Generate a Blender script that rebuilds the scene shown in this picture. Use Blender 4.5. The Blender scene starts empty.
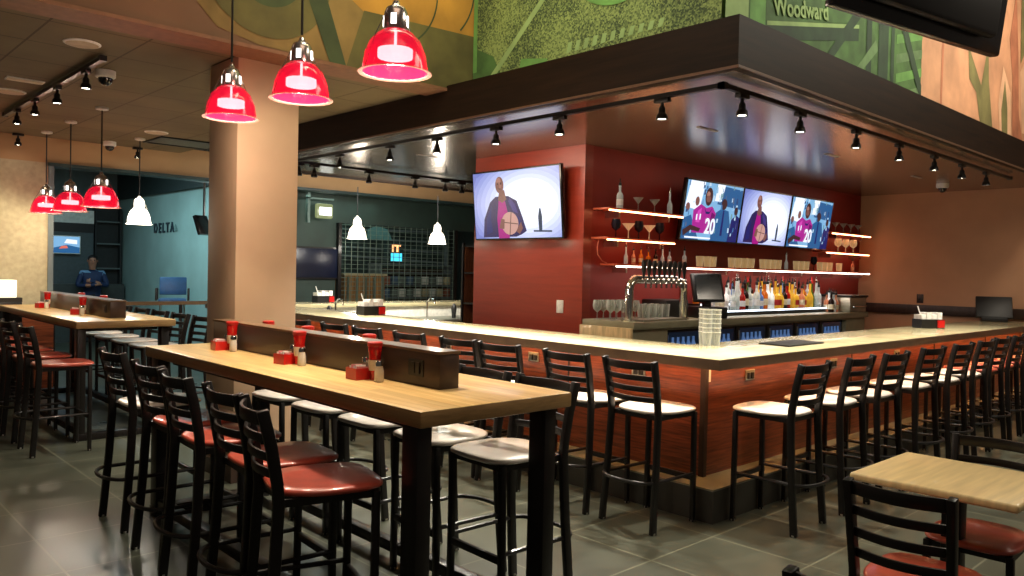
import bpy, bmesh, math, random
from mathutils import Vector, Matrix
random.seed(7)
PI = math.pi
scn = bpy.context.scene
COL = scn.collection

# ------------------------------------------------------------------ materials
def lin(c):
    out = []
    for v in c[:3]:
        v = v / 255.0
        out.append(v / 12.92 if v <= 0.04045 else ((v + 0.055) / 1.055) ** 2.4)
    return (out[0], out[1], out[2], 1.0)

MATS = {}
def P(name, col, rough=0.5, metal=0.0, var=0.06, scale=18.0, emis=None, es=0.0, coat=0.0, trans=0.0, alpha=1.0, spec=0.5, stretch=None, bump=0.0):
    """Principled material with a little procedural colour variation."""
    if name in MATS: return MATS[name]
    m = bpy.data.materials.new(name); m.use_nodes = True
    nt = m.node_tree; b = nt.nodes['Principled BSDF']
    b.inputs['Roughness'].default_value = rough
    b.inputs['Metallic'].default_value = metal
    b.inputs['Specular IOR Level'].default_value = spec
    b.inputs['Coat Weight'].default_value = coat
    b.inputs['Coat Roughness'].default_value = 0.08
    b.inputs['Transmission Weight'].default_value = trans
    b.inputs['Alpha'].default_value = alpha
    c = lin(col)
    tc = nt.nodes.new('ShaderNodeTexCoord'); mp = nt.nodes.new('ShaderNodeMapping')
    mp.inputs['Scale'].default_value = stretch or (1, 1, 1)
    nz = nt.nodes.new('ShaderNodeTexNoise'); nz.inputs['Scale'].default_value = scale; nz.inputs['Detail'].default_value = 4
    rp = nt.nodes.new('ShaderNodeValToRGB')
    k = var
    rp.color_ramp.elements[0].position = 0.3; rp.color_ramp.elements[1].position = 0.7
    rp.color_ramp.elements[0].color = tuple(max(0, v * (1 - 2.2 * k)) for v in c[:3]) + (1,)
    rp.color_ramp.elements[1].color = tuple(v * (1 + 2.2 * k) for v in c[:3]) + (1,)
    nt.links.new(tc.outputs['Object'], mp.inputs['Vector']); nt.links.new(mp.outputs['Vector'], nz.inputs['Vector'])
    nt.links.new(nz.outputs['Fac'], rp.inputs['Fac']); nt.links.new(rp.outputs['Color'], b.inputs['Base Color'])
    if bump:
        bp = nt.nodes.new('ShaderNodeBump'); bp.inputs['Strength'].default_value = bump; bp.inputs['Distance'].default_value = 0.01
        nt.links.new(nz.outputs['Fac'], bp.inputs['Height']); nt.links.new(bp.outputs['Normal'], b.inputs['Normal'])
    if emis:
        b.inputs['Emission Color'].default_value = lin(emis); b.inputs['Emission Strength'].default_value = es
    MATS[name] = m
    return m

def EM(name, col, s=1.0):
    if name in MATS: return MATS[name]
    m = bpy.data.materials.new(name); m.use_nodes = True
    nt = m.node_tree; b = nt.nodes['Principled BSDF']
    b.inputs['Base Color'].default_value = (0.01, 0.01, 0.01, 1); b.inputs['Roughness'].default_value = 0.25
    b.inputs['Emission Color'].default_value = lin(col); b.inputs['Emission Strength'].default_value = s
    MATS[name] = m
    return m

def grid_mat(name, c1, c2, cm, w, h, mortar, rough, var_scale=3.0, bump=0.15, offset=0.0, rot=0.0, spec=0.5, shift=(0, 0, 0)):
    """tiles with grout lines in world metres"""
    m = bpy.data.materials.new(name); m.use_nodes = True
    nt = m.node_tree; b = nt.nodes['Principled BSDF']; L = nt.links
    tc = nt.nodes.new('ShaderNodeTexCoord'); mp = nt.nodes.new('ShaderNodeMapping')
    mp.inputs['Rotation'].default_value = (0, 0, rot); mp.inputs['Location'].default_value = shift
    br = nt.nodes.new('ShaderNodeTexBrick')
    br.offset = offset; br.inputs['Scale'].default_value = 1.0
    br.inputs['Brick Width'].default_value = w; br.inputs['Row Height'].default_value = h
    br.inputs['Mortar Size'].default_value = mortar; br.inputs['Mortar Smooth'].default_value = 0.1
    br.inputs['Color1'].default_value = lin(c1); br.inputs['Color2'].default_value = lin(c2); br.inputs['Mortar'].default_value = lin(cm)
    nz = nt.nodes.new('ShaderNodeTexNoise'); nz.inputs['Scale'].default_value = var_scale; nz.inputs['Detail'].default_value = 6
    mx = nt.nodes.new('ShaderNodeMix'); mx.data_type = 'RGBA'; mx.blend_type = 'MULTIPLY'; mx.inputs['Factor'].default_value = 0.6
    rp = nt.nodes.new('ShaderNodeValToRGB')
    rp.color_ramp.elements[0].color = (0.55, 0.55, 0.55, 1); rp.color_ramp.elements[1].color = (1.25, 1.25, 1.25, 1)
    rp.color_ramp.elements[0].position = .3; rp.color_ramp.elements[1].position = .7
    L.new(tc.outputs['Object'], mp.inputs['Vector']); L.new(mp.outputs['Vector'], br.inputs['Vector'])
    L.new(tc.outputs['Object'], nz.inputs['Vector']); L.new(nz.outputs['Fac'], rp.inputs['Fac'])
    L.new(br.outputs['Color'], mx.inputs['A']); L.new(rp.outputs['Color'], mx.inputs['B'])
    L.new(mx.outputs['Result'], b.inputs['Base Color'])
    rr = nt.nodes.new('ShaderNodeMapRange'); rr.inputs['To Min'].default_value = rough - .08; rr.inputs['To Max'].default_value = rough + .1
    L.new(nz.outputs['Fac'], rr.inputs['Value']); L.new(rr.outputs['Result'], b.inputs['Roughness'])
    b.inputs['Specular IOR Level'].default_value = spec
    bp = nt.nodes.new('ShaderNodeBump'); bp.inputs['Strength'].default_value = bump; bp.inputs['Distance'].default_value = 0.004; bp.invert = True
    L.new(br.outputs['Fac'], bp.inputs['Height']); L.new(bp.outputs['Normal'], b.inputs['Normal'])
    MATS[name] = m
    return m

def wood_mat(name, c1, c2, rough=0.4, stretch=(1.0, 14.0, 14.0), scale=2.2, staves=None, coat=0.0, fine=0.35):
    m = bpy.data.materials.new(name); m.use_nodes = True
    nt = m.node_tree; b = nt.nodes['Principled BSDF']; L = nt.links
    tc = nt.nodes.new('ShaderNodeTexCoord'); mp = nt.nodes.new('ShaderNodeMapping'); mp.inputs['Scale'].default_value = stretch
    nz = nt.nodes.new('ShaderNodeTexNoise'); nz.inputs['Scale'].default_value = scale; nz.inputs['Detail'].default_value = 8; nz.inputs['Roughness'].default_value = .65
    nz.inputs['Distortion'].default_value = .4
    rp = nt.nodes.new('ShaderNodeValToRGB')
    rp.color_ramp.elements[0].color = lin(c1); rp.color_ramp.elements[1].color = lin(c2)
    rp.color_ramp.elements[0].position = .35; rp.color_ramp.elements[1].position = .68
    L.new(tc.outputs['Object'], mp.inputs['Vector']); L.new(mp.outputs['Vector'], nz.inputs['Vector']); L.new(nz.outputs['Fac'], rp.inputs['Fac'])
    src = rp.outputs['Color']
    if staves:
        w, h, rot = staves
        m2 = nt.nodes.new('ShaderNodeMapping'); m2.inputs['Rotation'].default_value = (0, 0, rot)
        br = nt.nodes.new('ShaderNodeTexBrick'); br.offset = .37
        br.inputs['Scale'].default_value = 1; br.inputs['Brick Width'].default_value = w; br.inputs['Row Height'].default_value = h
        br.inputs['Mortar Size'].default_value = .0012
        br.inputs['Color1'].default_value = (.78, .76, .74, 1); br.inputs['Color2'].default_value = (1.12, 1.1, 1.05, 1); br.inputs['Mortar'].default_value = (.5, .45, .4, 1)
        L.new(tc.outputs['Object'], m2.inputs['Vector']); L.new(m2.outputs['Vector'], br.inputs['Vector'])
        mx = nt.nodes.new('ShaderNodeMix'); mx.data_type = 'RGBA'; mx.blend_type = 'MULTIPLY'; mx.inputs['Factor'].default_value = .8
        L.new(src, mx.inputs['A']); L.new(br.outputs['Color'], mx.inputs['B']); src = mx.outputs['Result']
    L.new(src, b.inputs['Base Color'])
    b.inputs['Roughness'].default_value = rough; b.inputs['Coat Weight'].default_value = coat; b.inputs['Coat Roughness'].default_value = .12
    MATS[name] = m
    return m

def glow_glass(name, tint, emis, es, mixt=0.5):
    """thin coloured glass: tinted transparency + gloss + a little glow of the lamp through it"""
    m = bpy.data.materials.new(name); m.use_nodes = True
    nt = m.node_tree; L = nt.links
    for n in list(nt.nodes): nt.nodes.remove(n)
    out = nt.nodes.new('ShaderNodeOutputMaterial')
    tr = nt.nodes.new('ShaderNodeBsdfTransparent'); tr.inputs['Color'].default_value = lin(tint)
    pb = nt.nodes.new('ShaderNodeBsdfPrincipled'); pb.inputs['Base Color'].default_value = lin([c * .75 for c in emis]) if emis[1] < 100 else lin(emis); pb.inputs['Roughness'].default_value = .12
    wv = nt.nodes.new('ShaderNodeTexNoise'); wv.inputs['Scale'].default_value = 9
    mr = nt.nodes.new('ShaderNodeMapRange'); mr.inputs['To Min'].default_value = es * .5; mr.inputs['To Max'].default_value = es * 1.5
    L.new(wv.outputs['Fac'], mr.inputs['Value']); L.new(mr.outputs['Result'], pb.inputs['Emission Strength'])
    pb.inputs['Emission Color'].default_value = lin(emis)
    mx = nt.nodes.new('ShaderNodeMixShader'); mx.inputs['Fac'].default_value = mixt
    L.new(tr.outputs[0], mx.inputs[1]); L.new(pb.outputs[0], mx.inputs[2]); L.new(mx.outputs[0], out.inputs['Surface'])
    MATS[name] = m
    return m

def glass_mat(name, tint, rough=.05, f=.35, emis=None, es=0):
    m = bpy.data.materials.new(name); m.use_nodes = True
    nt = m.node_tree; L = nt.links
    for n in list(nt.nodes): nt.nodes.remove(n)
    out = nt.nodes.new('ShaderNodeOutputMaterial')
    tr = nt.nodes.new('ShaderNodeBsdfTransparent'); tr.inputs['Color'].default_value = lin(tint)
    pb = nt.nodes.new('ShaderNodeBsdfPrincipled'); pb.inputs['Base Color'].default_value = lin(tint); pb.inputs['Roughness'].default_value = rough
    if emis:
        pb.inputs['Emission Color'].default_value = lin(emis); pb.inputs['Emission Strength'].default_value = es
    lw = nt.nodes.new('ShaderNodeLayerWeight'); lw.inputs['Blend'].default_value = .35
    mr = nt.nodes.new('ShaderNodeMapRange'); mr.inputs['To Min'].default_value = f * .6; mr.inputs['To Max'].default_value = min(1, f * 2.2)
    L.new(lw.outputs['Facing'], mr.inputs['Value'])
    mx = nt.nodes.new('ShaderNodeMixShader'); L.new(mr.outputs['Result'], mx.inputs['Fac'])
    L.new(tr.outputs[0], mx.inputs[1]); L.new(pb.outputs[0], mx.inputs[2]); L.new(mx.outputs[0], out.inputs['Surface'])
    MATS[name] = m
    return m

# ------------------------------------------------------------------ mesh builder
class MB:
    def __init__(s): s.v = []; s.f = []; s.m = []
    def add(s, vs, fs, mi=0):
        o = len(s.v); s.v += [tuple(v) for v in vs]
        for f in fs: s.f.append(tuple(o + i for i in f)); s.m.append(mi)
        return s
    def box(s, c, d, mi=0, rz=0.0):
        x, y, z = d[0] / 2, d[1] / 2, d[2] / 2
        cs, sn = math.cos(rz), math.sin(rz)
        vs = []
        for dz in (-z, z):
            for (dx, dy) in ((-x, -y), (x, -y), (x, y), (-x, y)):
                vs.append((c[0] + dx * cs - dy * sn, c[1] + dx * sn + dy * cs, c[2] + dz))
        return s.add(vs, [(3, 2, 1, 0), (4, 5, 6, 7), (0, 1, 5, 4), (1, 2, 6, 5), (2, 3, 7, 6), (3, 0, 4, 7)], mi)
    def b2(s, a, b, mi=0):
        return s.box([(a[i] + b[i]) / 2 for i in range(3)], [abs(b[i] - a[i]) for i in range(3)], mi)
    def bar(s, p0, p1, w, d, up=(0, 0, 1), mi=0):
        return s.sweep([p0, p1], w, d, up, mi)
    def sweep(s, pts, w, d, up=(0, 0, 1), mi=0, closed=False):
        """rectangular section swept along pts; w across (side), d along up"""
        pts = [Vector(p) for p in pts]; n = len(pts); rings = []
        for i in range(n):
            if closed: t = pts[(i + 1) % n] - pts[i - 1]
            else: t = (pts[min(i + 1, n - 1)] - pts[max(i - 1, 0)])
            t.normalize(); u = Vector(up); sd = t.cross(u)
            if sd.length < 1e-4: sd = t.cross(Vector((1, 0, 0)))
            sd.normalize(); uu = sd.cross(t).normalized()
            p = pts[i]
            rings.append([p - sd * w / 2 - uu * d / 2, p + sd * w / 2 - uu * d / 2, p + sd * w / 2 + uu * d / 2, p - sd * w / 2 + uu * d / 2])
        return s._rings(rings, closed, mi)
    def _rings(s, rings, closed, mi, cap=True):
        k = len(rings[0]); vs = [v for r in rings for v in r]; fs = []
        n = len(rings)
        for i in range(n if closed else n - 1):
            a, b = i * k, ((i + 1) % n) * k
            for j in range(k): fs.append((a + j, a + (j + 1) % k, b + (j + 1) % k, b + j))
        if not closed and cap:
            fs.append(tuple(range(k - 1, -1, -1))); fs.append(tuple((n - 1) * k + j for j in range(k)))
        return s.add(vs, fs, mi)
    def tube(s, pts, r, n=8, mi=0, closed=False, radii=None):
        pts = [Vector(p) for p in pts]; N = len(pts); rings = []; ref = None
        for i in range(N):
            if closed: t = pts[(i + 1) % N] - pts[i - 1]
            else: t = pts[min(i + 1, N - 1)] - pts[max(i - 1, 0)]
            t.normalize()
            a = Vector((0, 0, 1)) if abs(t.z) < .95 else Vector((1, 0, 0))
            if ref is not None: a = ref
            sd = t.cross(a)
            if sd.length < 1e-4: sd = t.cross(Vector((0, 1, 0)))
            sd.normalize(); uu = sd.cross(t).normalized(); ref = uu
            rr = radii[i] if radii else r
            rings.append([pts[i] + (sd * math.cos(q * 2 * PI / n) + uu * math.sin(q * 2 * PI / n)) * rr for q in range(n)])
        return s._rings(rings, closed, mi)
    def lathe(s, prof, n=20, c=(0, 0, 0), mi=0, cap=True, close=False):
        rings = [[(c[0] + r * math.cos(q * 2 * PI / n), c[1] + r * math.sin(q * 2 * PI / n), c[2] + z) for q in range(n)] for r, z in prof]
        return s._rings(rings, close, mi, cap)
    def prism(s, poly, z0, z1, mi=0):
        n = len(poly)
        vs = [(x, y, z0) for x, y in poly] + [(x, y, z1) for x, y in poly]
        fs = [tuple(range(n - 1, -1, -1)), tuple(range(n, 2 * n))] + [(i, (i + 1) % n, n + (i + 1) % n, n + i) for i in range(n)]
        return s.add(vs, fs, mi)
    def sphere(s, c, r, n=12, m=8, mi=0, sc=(1, 1, 1)):
        prof = [(max(1e-4, r * math.sin(PI * i / m)), -r * math.cos(PI * i / m)) for i in range(m + 1)]
        rings = [[(c[0] + q * sc[0] * math.cos(k * 2 * PI / n), c[1] + q * sc[1] * math.sin(k * 2 * PI / n), c[2] + z * sc[2]) for k in range(n)] for q, z in prof]
        return s._rings(rings, False, mi, True)
    def poly(s, pts, mi=0): return s.add(pts, [tuple(range(len(pts)))], mi)
    def build(s, name, mat, parent=None, bevel=0.0, smooth=True, seg=2, loc=None, ang=40, norm=True):
        me = bpy.data.meshes.new(name)
        bm = bmesh.new()
        vs = [bm.verts.new(v) for v in s.v]
        for f, mi in zip(s.f, s.m):
            try:
                fc = bm.faces.new([vs[i] for i in f]); fc.material_index = mi
            except ValueError: pass
        if norm: bmesh.ops.recalc_face_normals(bm, faces=bm.faces)
        if bevel > 0:
            bm.normal_update()
            es = [e for e in bm.edges if len(e.link_faces) == 2 and e.calc_face_angle(0) > math.radians(35)]
            bmesh.ops.bevel(bm, geom=es, offset=bevel, segments=seg, affect='EDGES', profile=.5, clamp_overlap=True)
        bm.to_mesh(me); bm.free()
        for m in (mat if isinstance(mat, (list, tuple)) else [mat]): me.materials.append(m)
        if smooth:
            me.polygons.foreach_set('use_smooth', [True] * len(me.polygons))
            me.set_sharp_from_angle(angle=math.radians(ang))
        o = bpy.data.objects.new(name, me); COL.objects.link(o)
        if parent: o.parent = parent
        if loc: o.location = loc
        return o

def tag(o, label=None, cat=None, group=None, kind=None):
    if label: o['label'] = label
    if cat: o['category'] = cat
    if group: o['group'] = group
    if kind: o['kind'] = kind
    return o
def thing(name, label, cat, loc=(0, 0, 0), rz=0.0, group=None):
    o = bpy.data.objects.new(name, None); COL.objects.link(o)
    o.empty_display_size = .1
    o.location = loc; o.rotation_euler = (0, 0, rz)
    return tag(o, label, cat, group)
def struct(name, mb, mat, **k): return tag(mb.build(name, mat, **k), kind='structure')
KIDS = {}
def dup(root, loc, rz=None, label=None, group=None):
    r = root.copy(); COL.objects.link(r); r.location = loc
    if rz is not None: r.rotation_euler = (0, 0, rz)
    if label: r['label'] = label
    if group: r['group'] = group
    def rec(src, dst):
        for ch in list(src.children):
            c = ch.copy(); COL.objects.link(c); c.parent = dst; c.matrix_parent_inverse = ch.matrix_parent_inverse.copy()
            rec(ch, c)
    rec(root, r)
    return r
def text_part(name, body, size, mat, parent, M, extrude=.004, bold=False, sx=1.0):
    cu = bpy.data.curves.new(name, 'FONT'); cu.body = body; cu.size = size; cu.extrude = extrude; cu.align_x = 'CENTER'; cu.align_y = 'CENTER'
    if bold: cu.offset = size * .025
    t = bpy.data.objects.new(name, cu); COL.objects.link(t)
    bpy.context.view_layer.update()
    me = bpy.data.meshes.new_from_object(t.evaluated_get(bpy.context.evaluated_depsgraph_get()))
    bpy.data.objects.remove(t)
    o = bpy.data.objects.new(name, me); COL.objects.link(o); me.materials.clear(); me.materials.append(mat)
    me.transform(M @ Matrix.Diagonal((sx, 1, 1, 1)))
    if parent: o.parent = parent
    return o
def frameM(o, ux, uy):
    """local frame: x along ux, y along uy, z normal"""
    ux = Vector(ux).normalized(); uy = Vector(uy).normalized(); n = ux.cross(uy)
    return Matrix(((ux.x, uy.x, n.x, o[0]), (ux.y, uy.y, n.y, o[1]), (ux.z, uy.z, n.z, o[2]), (0, 0, 0, 1)))
ORD = ['first', 'second', 'third', 'fourth', 'fifth', 'sixth', 'seventh', 'eighth', 'ninth', 'tenth', 'eleventh', 'twelfth', 'thirteenth', 'fourteenth', 'fifteenth', 'sixteenth', 'seventeenth', 'eighteenth', 'nineteenth', 'twentieth', 'twenty-first', 'twenty-second', 'twenty-third', 'twenty-fourth', 'twenty-fifth', 'twenty-sixth', 'twenty-seventh', 'twenty-eighth', 'twenty-ninth', 'thirtieth']

# shared materials
BLK = P('black powder coated steel', (15, 12, 11), .4, .0, .1, coat=.12, spec=.35)
BLKM = P('black satin plastic', (14, 14, 15), .45)
GLIDE = P('nickel glide', (190, 185, 175), .3, .9)
SEATR = P('red stained seat', (184, 78, 60), .3, 0, .1, 9, coat=.5)
SEAT_GLARE = P('red seat whitened by glare', (244, 232, 220), .28, 0, .05, 6, coat=.5)  # white glare on red seats, painted into the base colour
STEEL = P('brushed stainless', (170, 172, 160), .32, .85, .06, 4, stretch=(1, 1, 30))
CHROME = P('polished chrome', (205, 205, 200), .12, 1.0, .02)
WHITE = P('white plastic', (235, 233, 225), .4)
PAPER = P('white paper', (240, 238, 232), .7)
REDP = P('red plastic', (190, 24, 22), .3, coat=.4)
DKWOOD = wood_mat('dark stained oak', (38, 24, 17), (58, 38, 26), .45, (14, 14, 1.2), 2.0)
DKPANEL = wood_mat('dark brown laminate', (46, 30, 22), (64, 44, 32), .42, (12, 1, 12), 1.6)
FASCIA = wood_mat('canopy fascia dark wood', (24, 15, 8), (38, 24, 14), .55, (1, 1, 16), 1.5)
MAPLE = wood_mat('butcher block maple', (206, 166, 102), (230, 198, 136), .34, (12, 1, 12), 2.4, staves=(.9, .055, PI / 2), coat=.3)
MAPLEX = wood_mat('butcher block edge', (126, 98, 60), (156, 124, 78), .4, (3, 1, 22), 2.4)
MAHOG = wood_mat('figured mahogany panel', (76, 32, 19), (146, 76, 43), .36, (1.2, 1.2, 26), 2.6, coat=.2)
COREW = wood_mat('red stained wall panel', (128, 38, 21), (145, 47, 27), .4, (.8, .8, 10), 1.6, coat=.12)
REDW = P('deep red wall paint', (128, 24, 14), .55, 0, .06, 2)
TAN = P('tan wall paint', (166, 132, 92), .75, 0, .04, 2)
BEIGE = P('beige wall paint', (186, 142, 108), .7, 0, .04, 2)
COLM = P('beige column paint', (174, 144, 116), .65, 0, .03, 3)
BARTOP = P('pale stone bar top', (198, 186, 146), .2, 0, .07, 5, coat=.35)
BARTOPE = P('brown bar edge', (84, 66, 48), .35, 0, .08, 10)
STONE = P('textured plaster', (168, 158, 128), .85, 0, .06, 16, bump=.35)
TEALW = P('pale teal wall', (150, 178, 176), .6, 0, .06, 1.5)
DKTEAL = P('dark teal panel', (28, 48, 48), .5, 0, .12, 4)
GREYP = P('grey panel', (92, 104, 106), .6, 0, .06, 5)
LED = EM('warm led strip', (255, 172, 120), 12.0)
LEDW = EM('white led strip', (255, 226, 205), 10.0)
LEDU = EM('amber under counter strip', (255, 176, 100), 42.0)
LENS = EM('lamp lens', (255, 246, 225), 25.0)
SCRB = P('screen bezel', (10, 10, 13), .25, coat=.3)

# ------------------------------------------------------------------ camera
def setup_camera():
    f, yaw, pitch, roll = 793.657, .8147, -.0216, .0222
    F = Vector((math.cos(pitch) * math.cos(yaw), math.cos(pitch) * math.sin(yaw), math.sin(pitch)))
    r = Vector((math.sin(yaw), -math.cos(yaw), 0)); u = r.cross(F)
    c, s = math.cos(roll), math.sin(roll)
    R, U = c * r + s * u, -s * r + c * u
    cam = bpy.data.cameras.new('camera'); cam.sensor_width = 36; cam.lens = f * 36 / 1024; cam.clip_end = 100
    o = bpy.data.objects.new('camera', cam); COL.objects.link(o)
    B = -F
    o.matrix_world = Matrix(((R.x, U.x, B.x, -4.3712), (R.y, U.y, B.y, -2.7161), (R.z, U.z, B.z, 1.6002), (0, 0, 0, 1)))
    scn.camera = o
setup_camera()

# ------------------------------------------------------------------ room shell
FLOORM = grid_mat('slate floor tile', (62, 64, 54), (71, 73, 61), (104, 104, 87), .62, .62, .006, .3, 2.5, .1, 0.0, 0, .55, shift=(.14, .07, 0))
CEILM = grid_mat('acoustic ceiling tile', (122, 108, 84), (119, 106, 82), (90, 78, 60), .61, .61, .008, .85, 1.2, .2, spec=.2)
struct('floor', MB().b2((-9, -8, -.1), (12, 16, 0)), FLOORM)
struct('ceiling', MB().b2((-8, 2.87, 3.13), (-.18, 8.6, 3.2)), CEILM)
struct('wall_right', MB().b2((7.85, -6, 0), (8.0, 8.6, 3.1)), BEIGE)
struct('trim_1', MB().b2((7.81, -6, 1.1), (7.85, 8.3, 1.24)), DKWOOD, bevel=.005)
# canopy: dark soffit + fascia ring
CANOPYM = P('glossy bronze canopy soffit', (138, 120, 104), .21, .55, .05, .8)
struct('ceiling_canopy', MB().b2((-.15, -.15, 2.86), (7.85, 7.0, 2.95)), CANOPYM)
fa = MB()
fa.b2((-.176, -.176, 2.835), (-.12, 7.0, 3.15)); fa.b2((-.12, -.176, 2.835), (7.85, -.12, 3.15))
fa.b2((-.12, 6.94, 2.835), (7.85, 7.0, 3.15))
struct('trim_2', fa, FASCIA)
for _m in (FASCIA,):
    _m.node_tree.nodes['Principled BSDF'].inputs['Specular IOR Level'].default_value = .12
LIP = P('fascia lip', (92, 66, 48), .35)
li = MB(); li.b2((-.184, -.184, 2.835), (-.17, 7.0, 2.85)); li.b2((-.17, -.184, 2.835), (7.85, -.17, 2.85))
struct('trim_3', li, LIP)
struct('ceiling_canopy_top', MB().b2((-.12, -.12, 3.1), (7.85, 6.94, 3.14)), FASCIA)
# walls rising above the canopy
GRNB = P('green mural ground', (70, 102, 42), .75, 0, .22, 6)
struct('wall_mural_left', MB().b2((.12, .12, 3.14), (.3, 2.85, 5.2)), GRNB)
struct('wall_mural_right', MB().b2((.3, .12, 3.14), (7.85, .3, 5.2)), GRNB)
BEAMM = P('brown beam paint', (108, 76, 50), .7, 0, .06, 2)
struct('wall_beam', MB().b2((-8, 2.6, 3.125), (.12, 2.87, 5.2)), BEAMM)
PINK = P('salmon soffit paint', (122, 84, 58), .7)
struct('trim_4', MB().b2((-8, 2.58, 3.105), (-.18, 2.875, 3.13)), PINK)
# back wall: soffit over the open storefront and plaster pier
struct('wall_back', MB().b2((-8, 8.5, 2.82), (7.85, 8.7, 3.2)), TAN)
struct('trim_5', MB().b2((-1.8, 8.44, 2.78), (7.85, 8.72, 2.82)), DKTEAL)
struct('wall_left', MB().b2((-8, 8.5, 0.95), (-1.79, 8.7, 2.82)), STONE)
struct('trim_6', MB().b2((-8, 8.48, 0), (-1.72, 8.7, .95)), MAHOG)
struct('trim_7', MB().b2((-1.79, 8.48, .95), (-1.73, 8.7, 2.8)), GREYP)

# column
col = tag(MB().b2((-1.872, 2.875, 0), (-1.386, 3.375, 3.12)).build('column', COLM, bevel=.006), 'square beige column standing behind the near butcher block table', 'column')
tag(MB().b2((-1.89, 2.86, 0), (-1.37, 3.39, .12)).build('base_trim', DKWOOD, col), 'dark base trim')

# red core block with TVs
struct('wall_core', MB().b2((1.5, 2.5, 0), (1.62, 4.15, 2.86)), COREW)
struct('wall_bar_back', MB().b2((1.62, 2.5, 0), (7.85, 2.62, 2.86)), REDW)
struct('wall_core_rear', MB().b2((1.62, 4.03, 0), (7.85, 4.15, 2.86)), COREW)
lp = thing('wall_switch', 'small white switch plate on the red panel below the left TV', 'switch', (1.494, 2.79, 1.25))
MB().box((0, 0, 0), (.014, .09, .13)).build('plate', WHITE, lp, bevel=.004); MB().box((-.009, 0, 0), (.01, .03, .06)).build('toggle', PAPER, lp, bevel=.002)
lp = thing('wall_socket', 'small dark wall plate on beige wall above the bar end', 'socket', (7.845, 1.6, 1.33))
MB().box((0, 0, 0), (.014, .09, .13)).build('plate', DKWOOD, lp, bevel=.004); MB().box((-.009, 0, 0), (.01, .03, .05)).build('outlet', BLKM, lp, bevel=.002)

# ------------------------------------------------------------------ murals
def flat(M, pts, z): return [M @ Vector((x, y, z)) for x, y in pts]
def disc(cx, cy, r, n=40, a0=0, a1=2 * PI): return [(cx + r * math.cos(a0 + (a1 - a0) * i / n), cy + r * math.sin(a0 + (a1 - a0) * i / n)) for i in range(n + (0 if a1 - a0 > 6.28 else 1))]
def ring_faces(mb, M, cx, cy, r0, r1, z, mi, n=48, sy=1.0, a0=0.0, a1=2 * PI):
    for i in range(n):
        a, b = a0 + (a1 - a0) * i / n, a0 + (a1 - a0) * (i + 1) / n
        mb.poly([M @ Vector((cx + r * math.cos(t), cy + sy * r * math.sin(t), z)) for r, t in ((r0, a), (r1, a), (r1, b), (r0, b))], mi)

def crowd_mat(name, dark, light, scale, thr=.55):
    m = bpy.data.materials.new(name); m.use_nodes = True
    nt = m.node_tree; b = nt.nodes['Principled BSDF']; L = nt.links
    tc = nt.nodes.new('ShaderNodeTexCoord')
    v = nt.nodes.new('ShaderNodeTexVoronoi'); v.inputs['Scale'].default_value = scale
    n2 = nt.nodes.new('ShaderNodeTexNoise'); n2.inputs['Scale'].default_value = 2.5; n2.inputs['Detail'].default_value = 5
    L.new(tc.outputs['Object'], v.inputs['Vector']); L.new(tc.outputs['Object'], n2.inputs['Vector'])
    sp = nt.nodes.new('ShaderNodeSeparateColor'); L.new(v.outputs['Color'], sp.inputs[0])
    ad = nt.nodes.new('ShaderNodeMath'); ad.operation = 'MULTIPLY_ADD'; ad.inputs[1].default_value = .55
    L.new(sp.outputs[0], ad.inputs[0]); L.new(n2.outputs['Fac'], ad.inputs[2])
    rp = nt.nodes.new('ShaderNodeValToRGB'); rp.color_ramp.elements[0].color = lin(dark); rp.color_ramp.elements[1].color = lin(light)
    rp.color_ramp.elements[0].position = thr - .1; rp.color_ramp.elements[1].position = thr + .45
    L.new(ad.outputs[0], rp.inputs['Fac']); L.new(rp.outputs['Color'], b.inputs['Base Color']); b.inputs['Roughness'].default_value = .8
    MATS[name] = m
    return m
CROWD = crowd_mat('crowd print', (50, 66, 32), (132, 150, 82), 85, .62)
G1 = P('mural light green', (96, 142, 68), .8, 0, .1, 8); G2 = P('mural mid green', (66, 98, 46), .8, 0, .15, 6)
G3 = P('mural dark green', (36, 58, 34), .8, 0, .15, 6); G4 = P('mural pale green', (138, 164, 100), .8, 0, .08, 6)
mu = tag(thing('mural', 'green mural of a packed stadium above the bar canopy, left face', 'mural', (0, 0, 0)))
M = frameM((.1, 2.57, 3.1), (0, -1, 0), (0, 0, 1))      # local x runs towards the corner, y up
mb = MB()
mb.poly(flat(M, [(0, 0), (2.45, 0), (2.45, 2.1), (0, 2.1)], .004), 0)
mb.poly(flat(M, [(.55, .03), (.6, .22), (.9, .17), (.78, -.02)], .007), 1)
mb.poly(flat(M, [(0, 0), (.45, .0), (.26, .3), (0, .42)], .007), 2)
mb.poly(flat(M, [(.12, .05), (.2, .05), (1.05, .8), (1.0, .82)], .009), 3)
mb.poly(flat(M, [(.0, .2), (.05, .2), (.05, .9), (0, .9)], .009), 1)
for k in range(11):
    x = 1.1 + k * .085
    mb.poly(flat(M, [(x, .17 + .002 * k), (x + .045, .175 + .002 * k), (x + .06, .25), (x + .02, .25)], .008), 3)
mb.build('crowd_picture', [CROWD, G1, G2, G4], mu, smooth=False, norm=False)
mb = MB(); ring_faces(mb, M, 1.6, .93, .40, .52, .010, 0, sy=.95); ring_faces(mb, M, 1.6, .93, .37, .40, .011, 1, sy=.95); ring_faces(mb, M, 1.6, .93, .0, .37, .0095, 2, sy=.95)
tag(mb.build('ring_shape', [G1, G3, G2], mu, smooth=False, norm=False), 'large green ring in the picture')
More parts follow.
